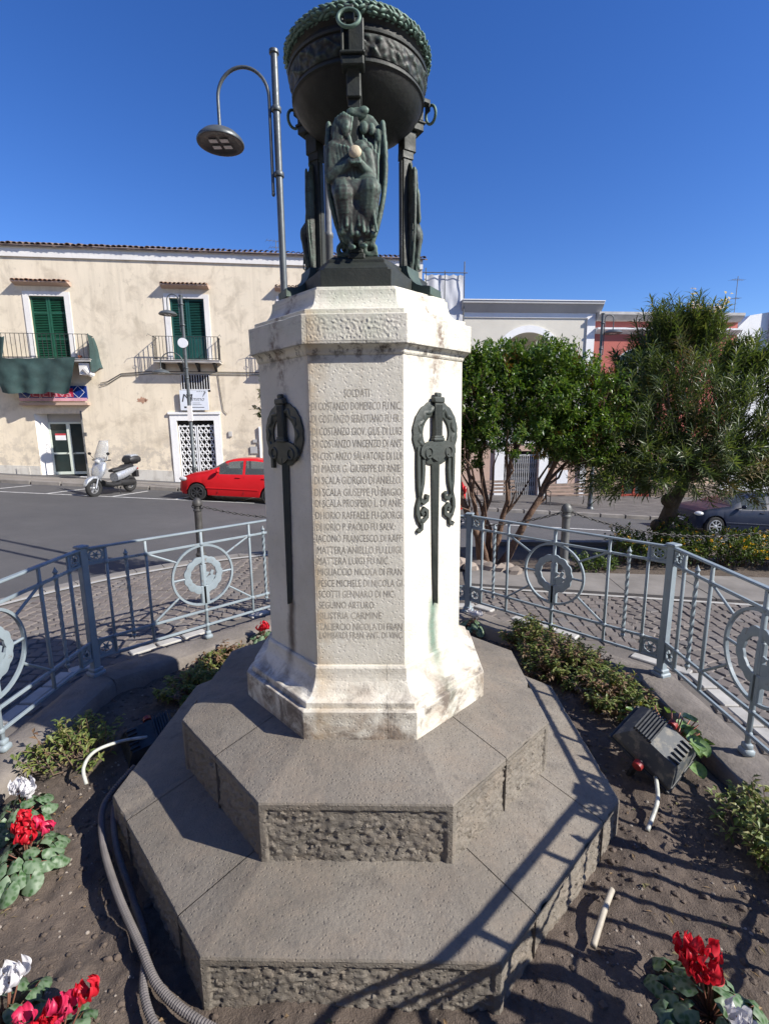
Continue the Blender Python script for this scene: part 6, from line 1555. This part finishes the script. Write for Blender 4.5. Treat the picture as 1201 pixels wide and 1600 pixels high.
# oleander
def oleander(label, base, seed):
    r = random.Random(seed); t = thing('oleander_tree', label, 'tree', base); tk = MB()
    P = [Vector(q) for q in ((0, 0, -.05), (-.02, 0, .25), (.03, .02, .5), (.10, 0, .75), (.22, .02, 1.0))]; tk.tube(P, [.11, .09, .085, .08, .07], 10)
    for q in range(5): tk.ball((r.uniform(-.10, .12), r.uniform(-.08, .06), .1+.17*q), (.09, .08, .09), 10, 7)
    ends = []
    for i in range(15):
        a = 2*pi*i/15+r.uniform(-.2, .2); rad = r.uniform(.3, 1.15); e = Vector((.35+rad*cos(a), rad*sin(a)*.65, r.uniform(1.35, 2.25)))
        Q = limb_path(P[4], e, r, 5, .08); tk.tube(Q, [.035*(1-.16*k) for k in range(6)], 6); ends.append((Q[2], e))
    tk.build('trunk', M['bark2'], t, 60)
    lobes = [(-.62, 0, 1.72, .70, .55, .62), (-.25, 0, 2.15, .55, .5, .48), (.10, 0, 1.95, .72, .6, .62), (.75, 0, 1.80, .72, .6, .62), (1.25, 0, 1.70, .65, .6, .75), (.45, -.2, 1.35, 1.0, .5, .42), (-.55, -.1, 1.28, .62, .45, .38), (.2, -.15, 1.25, .8, .45, .34), (1.15, -.1, 1.15, .6, .5, .35), (-.15, .05, 2.62, .30, .28, .36), (.22, 0, 2.66, .22, .22, .32), (.8, .1, 2.25, .3, .3, .36), (1.35, .1, 2.30, .3, .3, .4)]
    lf = MB(); l2 = MB(); tw = MB(); fl = MB()
    for c in range(1650):
        lo = lobes[c % len(lobes)]; v = rv(r); rad = r.random()**.36
        p = Vector((lo[0]+v.x*lo[3]*rad, lo[1]+v.y*lo[4]*rad, lo[2]+v.z*lo[5]*rad))
        low = p.z < 1.45
        ax_ = ((p-Vector((.3, 0, 1.0))).normalized()*.7+rv(r)*.45+Vector((0, 0, .75 if not low else -.15))).normalized(); Ls = r.uniform(.16, .30)
        tw.tube([p-ax_*.12, p+ax_*Ls], [.005, .0025], 4); tgt = l2 if r.random() < .06 else lf
        n = r.randrange(7, 11); s0 = ax_.cross(Vector((.3, .8, .1))).normalized(); s1 = ax_.cross(s0)
        for i in range(n):
            q = p+ax_*(Ls*i/n)
            for j in range(3):
                an = 2*pi*j/3+i*1.1+r.uniform(-.3, .3); d = (ax_*r.uniform(.45, 1.2)+(s0*cos(an)+s1*sin(an))).normalized()
                leaf(tgt, q, d, ax_, r.uniform(.10, .16), r.uniform(.012, .019), .25, r.uniform(.0, .3))
        if p.z > 2.75 and r.random() < .35:
            for i in range(8): leaf(fl, p+ax_*(Ls+.03)+rv(r)*.04, rv(r), ax_, .045, .035, .2, .2)
    cr = rawbuild(lf, 'crown', M['leaf_ole'], t); rawbuild(l2, 'dry_leaves', M['leaf_ole2'], cr); tag(tw.build('shoots', simple('green_shoot', (.10, .12, .05), .7), cr), kind='stuff'); rawbuild(fl, 'blossoms', M['palepink'], cr)
    for s_ in range(1):
        ivy = MB()
        for i in range(260): v = rv(r); leaf(ivy, Vector((.14, -.06, .42))+Vector((v.x*.15, v.y*.15, v.z*.17)), rv(r)+Vector((0, 0, .4)), Vector((0, 0, 1)), .05, .03)
        rawbuild(ivy, 'ivy_tuft', M['leaf_hedge'], t)
oleander('tall oleander tree with narrow leaves and a knotty trunk at the right', (3.55, 3.85, -.03), 21)
# low flowering hedge along the road side of the strip
def hedge(label, base, L, H, W, n, seed, rz, flowers=True, leafm='leaf_hedge', name='flowering_hedge', cat='hedge'):
    r = random.Random(seed); t = thing(name, label, cat, base, rz); lf = MB(); fl = MB(); tw = MB()
    for c in range(n):
        u = r.uniform(-L/2, L/2); hh = H*(.75+.25*nz(u, seed, 0, 2.5)); v = rv(r); rad = r.random()**.3; p = Vector((u, v.y*W/2*rad, max(.02, hh*.5+v.z*hh*.5*rad)))
        ax_ = (Vector((0, v.y, abs(v.z)+.4))+rv(r)*.5).normalized()
        if c % 4 == 0: tw.tube([Vector((u+.05*r.uniform(-1, 1), p.y*.4, 0)), p], [.005, .002], 4)
        for i in range(9): leaf(lf, p+ax_*r.uniform(0, .10)+rv(r)*.03, rv(r)+ax_*.6, Vector((0, 0, 1)), r.uniform(.035, .06), r.uniform(.02, .032))
        if flowers and v.z > -.2 and r.random() < .30:
            q = p+ax_*.10
            for i in range(7): leaf(fl, q+rv(r)*.018, (rv(r)+ax_).normalized(), ax_, .020, .018, .1, .1)
    rawbuild(lf, 'foliage', M[leafm], t); tw.build('stems', M['twig'], t)
    if flowers: rawbuild(fl, 'blossoms', M['yellow'], t)
    return t
hedge('low hedge dotted with yellow blossoms below the oleander', (4.35, 3.62, -.03), 2.9, .50, .6, 900, 31, -.09)
hedge('small green weed clump at the strip edge by the bollard', (2.55, 3.42, -.03), .5, .14, .22, 60, 33, -.1, False, 'leaf_hedge', 'weed_clump', 'weeds')
# shrubs in the bed
def shrub(label, base, R_, H, n, seed, mixbrown=.25, long=0.0, rz=0.0, nst=26, spread=1.0, sparse=False):
    r = random.Random(seed); t = thing('garden_shrub', label, 'shrub', base, rz, 'shrubs growing in the memorial bed'); lf = MB(); l2 = MB(); tw = MB()
    for c in range(n):
        a = r.uniform(0, 2*pi); q = r.random()**.55; x = R_*(1+long)*q*cos(a); y = R_*q*sin(a); hh = H*(1-.55*q*q)*r.uniform(.55, 1.1)
        foot = Vector((x*.55, y*.55, -.02)); tip = Vector((x, y, hh))+rv(r)*.03; mid_ = foot.lerp(tip, .5)+rv(r)*.035; pts = [foot, mid_, tip]
        tw.tube(pts, [.0035, .0026, .0014], 4)
        k = r.randrange(5, 10) if not sparse else r.randrange(4, 7); tgt = l2 if r.random() < mixbrown else lf
        for i in range(k):
            u = .35+.65*(i+1)/k; p = foot.lerp(mid_, u*2) if u < .5 else mid_.lerp(tip, u*2-1); d = (rv(r)+Vector((0, 0, .15))).normalized()
            for j in range(2 if sparse else 3):
                q_ = rv(r)+d*.4; q_.z *= .45
                leaf(tgt, p, q_.normalized(), Vector((0, 0, 1)), r.uniform(.026, .048), r.uniform(.013, .022))
    rawbuild(lf, 'foliage', M['leaf_bush'], t); rawbuild(l2, 'brown_foliage', M['leaf_bush2'], t); tw.build('stems', M['twig'], t); return t
shrub('low green shrub nearest the back corner right of the pedestal', (1.20, 1.30, -.02), .22, .23, 115, 41, .15)
shrub('spreading shrub with browning leaves in the middle of the right bed', (1.32, .92, -.02), .27, .23, 160, 42, .35, .2, -.8)
shrub('bushy shrub beside the right floodlight', (1.47, .52, -.02), .23, .22, 125, 43, .3, .1, -.9)
shrub('light green shrub at the right edge of the bed before the fence', (1.64, -.50, .0), .17, .20, 90, 44, .12, .6, 1.3, sparse=True)
shrub('small sunlit shrub with fallen leaves at the left bed edge', (-1.55, .05, .0), .20, .19, 62, 45, .12, .3, .6, sparse=True)
shrub('dark shrub in the shade left of the steps', (-1.22, .72, -.02), .17, .13, 60, 46, .15, .5, 1.1)
shrub('low shrub behind the steps at the left rear', (-1.14, 1.10, -.02), .15, .10, 50, 47, .35, .4, .9)

# cyclamens
M['cyc_leaf'] = leafmat('cyclamen_leaf', [(.035, .095, .028), (.055, .125, .040), (.045, .11, .03)], .5, .18, silver=(.22, .29, .20))
M['cyc_red'] = leafmat('red_petal', [(.50, .012, .022), (.62, .016, .028), (.58, .02, .07)], .45, .3, tint=(1.2, 1, 1))
M['cyc_pink'] = leafmat('crimson_petal', [(.60, .03, .12), (.66, .035, .10)], .45, .3, tint=(1.2, 1, 1))
M['cyc_stem'] = simple('cyclamen_stem', (.20, .085, .055), .6)
def heart_leaf(r, L=.05):
    mb = MB(); n = 14; vs = [(0, 0, 0)]; rings = (.45, .8, 1.0); sh = []
    for i in range(n+1):
        a = -pi+.30+(2*pi-.60)*i/n; rad = L*(.92+.10*cos(a))*(1+.045*cos(a*13)+.03*sin(a*5)); sh.append((a, rad))
    for k in rings:
        for (a, rad) in sh:
            x = rad*k*cos(a)+L*.25*k; y = rad*k*sin(a); vs.append((x, y, .010*k*k*cos(2*a)-.016*k*k+.004*sin(a*5)*k))
    m = n+1; fs = [(0, 1+i, 2+i) for i in range(n)]
    for k in range(2):
        for i in range(n): fs.append((1+k*m+i, 1+(k+1)*m+i, 1+(k+1)*m+i+1, 1+k*m+i+1))
    mb.add(vs, fs); me = D.meshes.new('leaf'); me.from_pydata(mb.v, [], mb.f); me.update(); me.materials.append(M['cyc_leaf']); shade(me, 180); return me
def cyc_petal(L, w, mat, tw_):
    mb = MB()
    def fn(u, v):
        s = 2*u-1; ww = w*sin(pi*(.12+.80*v))**.8*(1-.25*v*v); z = L*v; x = .010+.012*sin(v*pi)*1.2+.004*s*s; y = s*ww; an = tw_*v
        x += .0035*sin(s*4.5+v*3)*v; return (x*cos(an)-y*sin(an), x*sin(an)+y*cos(an), z*(1-.10*s*s)+.003*sin(s*5)*v)
    mb.grid(fn, 9, 10); me = D.meshes.new('petal'); me.from_pydata(mb.v, [], mb.f); me.update(); me.materials.append(mat); shade(me, 180); return me
_r = random.Random(77)
HEARTS = [heart_leaf(_r, L) for L in (.036, .043, .050)]
PET = {c: [cyc_petal(.046+.006*abs(t_), .016+.002*t_, M[c], t_) for t_ in (.15, .45, .75, 1.0)] for c in ('cyc_red', 'cyc_pink', 'white_fl')}
def cyclamen(label, base, nl, flowers, seed, R_=.13, lean=(0, 0)):
    r = random.Random(seed); t = thing('cyclamen', label, 'cyclamen', base, group='cyclamens planted in the bed'); st = MB()
    for i in range(nl):
        a = i*2.4; q = .03+R_*sqrt(i/nl); h = .085-.45*q*q/R_*1.0+r.uniform(-.012, .012); h = max(.02, h); p = Vector((q*cos(a), q*sin(a), h))
        dupe(HEARTS[r.randrange(3)], 'leaf', t, tr(*p) @ rot('Z', a+r.uniform(-.4, .4)) @ rot('Y', .15+.5*q/R_+r.uniform(-.15, .15)) @ rot('X', r.uniform(-.25, .25)))
        st.tube([(0, 0, 0), p*.6, p], [.003, .0025, .002], 4)
    for (x, y, h, col) in flowers:
        b = Vector((x, y, h)); st.tube([(x*.2, y*.2, .02), (x*.7, y*.7, h*.7), (x, y, h+.012), (x+.006, y, h+.002)], [.003, .0028, .0025, .003], 5)
        hub = MB(); hub.ball((0, 0, 0), (.009, .009, .008), 8, 6); f = hub.build('flower', M[col], t, 180)
        f.matrix_local = tr(*b) @ rot('Z', r.uniform(0, 6)) @ rot('X', r.uniform(-.35, .35)) @ rot('Y', r.uniform(-.35, .35))
        for k in range(5): dupe(PET[col][r.randrange(4)], 'petal', f, rot('Z', 2*pi*k/5+r.uniform(-.25, .25)) @ rot('Y', r.uniform(.02, .60)) @ Matrix.Scale(r.uniform(.75, 1.15), 4))
    st.build('stems', M['cyc_stem'], t, 180); t.scale = (.86, .86, .9); return t
def fl(n, cx, cy, R_, h0, h1, col, seed):
    r = random.Random(seed); return [(cx+R_*r.uniform(-1, 1), cy+R_*r.uniform(-1, 1), r.uniform(h0, h1), col) for _ in range(n)]
cyclamen('red cyclamen in front of the white one at the left edge', (-1.335, -.60, .0), 26, fl(7, -.02, .05, .05, .10, .155, 'cyc_red', 1)+fl(2, .03, .06, .03, .09, .12, 'cyc_pink', 2), 1)
cyclamen('white cyclamen at the far left edge behind the red one', (-1.52, -.37, .0), 16, fl(8, .01, .0, .055, .10, .16, 'white_fl', 3), 2, .11)
cyclamen('bright red cyclamen in the bottom left corner', (-.80, -1.21, .0), 20, fl(6, .02, .05, .07, .10, .16, 'cyc_red', 4)+fl(4, -.02, .02, .07, .09, .14, 'cyc_pink', 5), 3, .12)
cyclamen('white cyclamen cut off by the left edge near the bottom', (-.995, -1.12, .0), 14, fl(5, .0, .03, .04, .10, .15, 'white_fl', 6), 4, .10)
cyclamen('red cyclamen with large leaves in the bottom right corner', (1.045, -1.075, .0), 28, fl(9, .015, .075, .06, .11, .165, 'cyc_red', 7), 5, .15)
cyclamen('white cyclamen at the very bottom right below the red one', (1.10, -1.20, .0), 14, fl(6, -.01, .03, .05, .09, .13, 'white_fl', 8), 6, .09)
cyclamen('red cyclamen peeping out left behind the pedestal', (-.93, 1.42, .0), 12, fl(6, .0, .0, .05, .10, .16, 'cyc_red', 9), 7, .10)
cyclamen('white cyclamen behind the pedestal at its right', (.80, 1.66, .0), 12, fl(8, .0, .0, .055, .09, .15, 'white_fl', 10), 8, .10)

# begonia-like plant with pink stems behind the right floodlight
bg = thing('leafy_plant', 'leafy plant with pink stems between the floodlight and the kerb', 'plant', (1.60, .10, .0))
M['bigleaf'] = leafmat('fresh_leaf', [(.07, .16, .04), (.12, .22, .06), (.10, .20, .08)], .4, .25, silver=(.24, .33, .16)); M['pinkstem'] = simple('pink_stem', (.42, .17, .12), .6)
r = random.Random(9); st = MB()
def big_leaf(L):
    mb = MB(); mb.grid(lambda u, v: (L*v, (2*u-1)*L*.42*sin(pi*(.06+.90*v))**.7, .02*L*10*(-.3*v*v)+.15*L*(2*u-1)**2), 6, 8); me = D.meshes.new('leaf'); me.from_pydata(mb.v, [], mb.f); me.update(); me.materials.append(M['bigleaf']); shade(me, 180); return me
BLF = [big_leaf(.07), big_leaf(.09)]
for i in range(34):
    a = r.uniform(0, 2*pi); q = r.uniform(.03, .20); p = Vector((q*cos(a)*.7, q*sin(a)*1.2, r.uniform(.05, .20)))
    st.tube([(p.x*.2, p.y*.2, 0), (p.x*.6, p.y*.6, p.z*.7), p], [.0045, .004, .003], 5)
    if i % 5 != 0: dupe(BLF[i % 2], 'leaf', bg, tr(*p) @ rot('Z', a+r.uniform(-.5, .5)) @ rot('Y', r.uniform(-.2, .7)) @ rot('X', r.uniform(-.4, .4)))
for i in range(16): a = r.uniform(0, 2*pi); st.tube([(0, 0, .02), (.10*cos(a), .12*sin(a), .14+.05*r.random())], [.004, .003], 5)
st.build('stems', M['pinkstem'], bg, 180)

# ------------------------------------------------------------------ floodlights, conduits
M['flood'] = simple('black_floodlight', (.030, .034, .037), .5, .1, var=.6, scale=16, bump=.2); M['flood_glass'] = simple('floodlight_glass', (.10, .11, .11), .08)
t_ = NT('worn_floodlight'); cc = t_.mix(t_.ramp(t_.noise(26, 6, .65), [(.50, 0.0), (.62, 1.0)]), (.062, .070, .076), (.165, .155, .13)); M['flood_worn'] = t_.done(cc, .6, 0, t_.bump(t_.noise(60, 4), .2, .003))
M['redknob'] = simple('red_knob', (.26, .02, .02), .5)
def floodlight(label, Mx, loc, shell='flood_worn'):
    t = thing('floodlight', label, 'floodlight', loc, group='floodlights in the memorial bed'); T = tr(*[-c for c in loc]) @ Mx
    # local: x width, y up along the housing, z out through the back; glass at z<0
    h = MB(); vs = []
    for (z, w, l) in ((-.012, .125, .15), (.02, .125, .15), (.085, .095, .118), (.11, .080, .10)):
        vs += [(-w, -l, z), (w, -l, z), (w, l, z), (-w, l, z)]
    fs = [(0, 3, 2, 1), (12, 13, 14, 15)]
    for i in range(3):
        for j in range(4): fs.append((i*4+j, i*4+(j+1) % 4, i*4+4+(j+1) % 4, i*4+4+j))
    h.add(vs, fs, T); hs = h.build('housing', M[shell], t)
    MB().box(-.137, .137, -.163, .163, -.020, -.004, T, .006).build('bezel', M['flood'], t); MB().box(-.115, .115, -.14, .14, -.024, -.021, T).build('glass', M['flood_glass'], t)
    for k in range(7): y = .028+k*.014; MB().box(-.082, .082, -.0035, .0035, 0, .020, T @ tr(0, y+.0, .106) @ rot('X', -.10)).build('fin', M['flood'], hs)
    for k in range(5): MB().box(-.004, .004, -.05, -.005, 0, .017, T @ tr(-.06+k*.03, -.055, .104)).build('fin', M['flood'], hs)
    b = MB(); b.tube([(-.150, 0, .04), (-.150, 0, -.02), (-.150, -.02, -.17), (.150, -.02, -.17), (.150, 0, -.02), (.150, 0, .04)], .014, 4, True, T, flat=1); b.build('bracket', M['flood'], t)
    for s_ in (-1, 1): MB().lathe([(.0, .028), (.022, .026), (.024, .0), (.0, 0)], 14, T @ tr(s_*.150, 0, .03) @ rot('Y', pi/2*s_)).build('knob', M['redknob'], t, 40)
    return t
# housing lies tilted: long axis runs from back-left top to front-right bottom
ly = Vector((-.62, .62, .50)).normalized(); lz = Vector((.10, -.52, .80)); lz = (lz-ly*lz.dot(ly)).normalized(); lx = ly.cross(lz)
floodlight('worn black floodlight with a red knob lying in the right bed', frame((1.40, -.06, .135), lx, ly, lz), (1.42, -.10, .0))
ly = Vector((.75, .5, .15)).normalized(); lz = Vector((.2, -.2, .9)); lz = (lz-ly*lz.dot(ly)).normalized(); lx = ly.cross(lz)
floodlight('dark floodlight in the shade against the left of the steps', frame((-1.20, .16, -.03), lx, ly, lz), (-1.20, .16, -.03), 'flood')  # plain black shell puts the shade beside the steps into the colour
M['conduit'] = simple('grey_conduit', (.13, .118, .115), .7, var=.3, scale=12); M['whitepipe'] = simple('white_tube', (.46, .47, .42), .5, var=.35, scale=20); M['cream_pipe'] = simple('cream_tube', (.40, .36, .29), .6, var=.2, scale=20)
def corrugated(pts, r, label, mat):
    P = [Vector(p) for p in pts]; Q = []
    for i in range(len(P)-1):
        n = int((P[i+1]-P[i]).length/.0045)
        for k in range(n):
            t = k/n; a = P[max(0, i-1)]; b = P[i]; c_ = P[i+1]; d = P[min(len(P)-1, i+2)]
            Q.append(.5*((2*b)+(c_-a)*t+(2*a-5*b+4*c_-d)*t*t+(3*b-a-3*c_+d)*t**3))
    mb = MB(); mb.tube(Q, [r*(1+.11*(1 if i % 2 else -1)) for i in range(len(Q))], 10)
    o = mb.build('conduit', mat, None, 25); return tag(o, label, 'conduit', 'cables and conduits in the bed')
def smooth_tube(pts, r, label, mat, name='conduit', cat='conduit'):
    P = [Vector(p) for p in pts]; Q = []
    for i in range(len(P)-1):
        for k in range(8):
            t = k/8; a = P[max(0, i-1)]; b = P[i]; c_ = P[i+1]; d = P[min(len(P)-1, i+2)]
            Q.append(.5*((2*b)+(c_-a)*t+(2*a-5*b+4*c_-d)*t*t+(3*b-a-3*c_+d)*t**3))
    Q.append(P[-1]); mb = MB(); mb.tube(Q, r, 10); o = mb.build(name, mat, None, 180); return tag(o, label, cat, 'cables and conduits in the bed')
corrugated([(-1.10, -.20, .12), (-1.155, -.36, .06), (-1.05, -.55, .045), (-.88, -.75, .040), (-.70, -.93, .038), (-.575, -1.05, .035), (-.40, -1.135, .030), (-.15, -1.20, .02), (.2, -1.26, -.02)], .0125, 'outer ribbed conduit curving along the left of the steps', M['conduit'])
corrugated([(-1.09, -.28, .10), (-1.10, -.38, .06), (-.99, -.56, .035), (-.83, -.74, .0), (-.70, -.90, .01), (-.62, -1.06, .028), (-.50, -1.17, .028), (-.30, -1.25, .02)], .0115, 'second ribbed conduit beside the outer one left of the steps', M['conduit'])
smooth_tube([(-1.20, .10, .06), (-1.30, .03, .085), (-1.375, -.07, .10), (-1.385, -.15, .07), (-1.345, -.20, .02)], .0085, 'white cable looping out of the left floodlight', M['whitepipe'])
smooth_tube([(1.36, -.17, .06), (1.33, -.24, .07), (1.29, -.32, .045), (1.20, -.42, .0)], .009, 'green white cable bending down from the right floodlight', M['whitepipe'])
smooth_tube([(.925, -.705, .020), (.86, -.79, .032), (.78, -.895, .012)], .0105, 'short cream plastic tube half buried in the right bed', M['cream_pipe'])

# dry leaves and straw on the soil
r = random.Random(55); lt = MB(); k = 0; M['litter'] = leafmat('dry_litter', [(.20, .125, .06), (.28, .19, .10), (.15, .10, .055), (.12, .13, .05)], .8, .1)
while k < 520:
    x = r.uniform(-1.72, 1.72); y = r.uniform(-1.4, 1.7); ap = max(x*cos(radians(45*q))+y*sin(radians(45*q)) for q in range(8))
    if not 1.09 < ap < 1.72 or nz(x, y, 3, 2.2) < -.15: continue
    a = r.uniform(0, 2*pi); leaf(lt, Vector((x, y, soil_z(x, y)+.006)), Vector((cos(a), sin(a), r.uniform(-.1, .35))), Vector((0, 0, 1)), r.uniform(.012, .035), r.uniform(.004, .014)); k += 1
tag(rawbuild(lt, 'dry_leaf_litter', M['litter']), 'dry leaves and bits of straw littering the soil of the bed', 'leaf litter', kind='stuff')
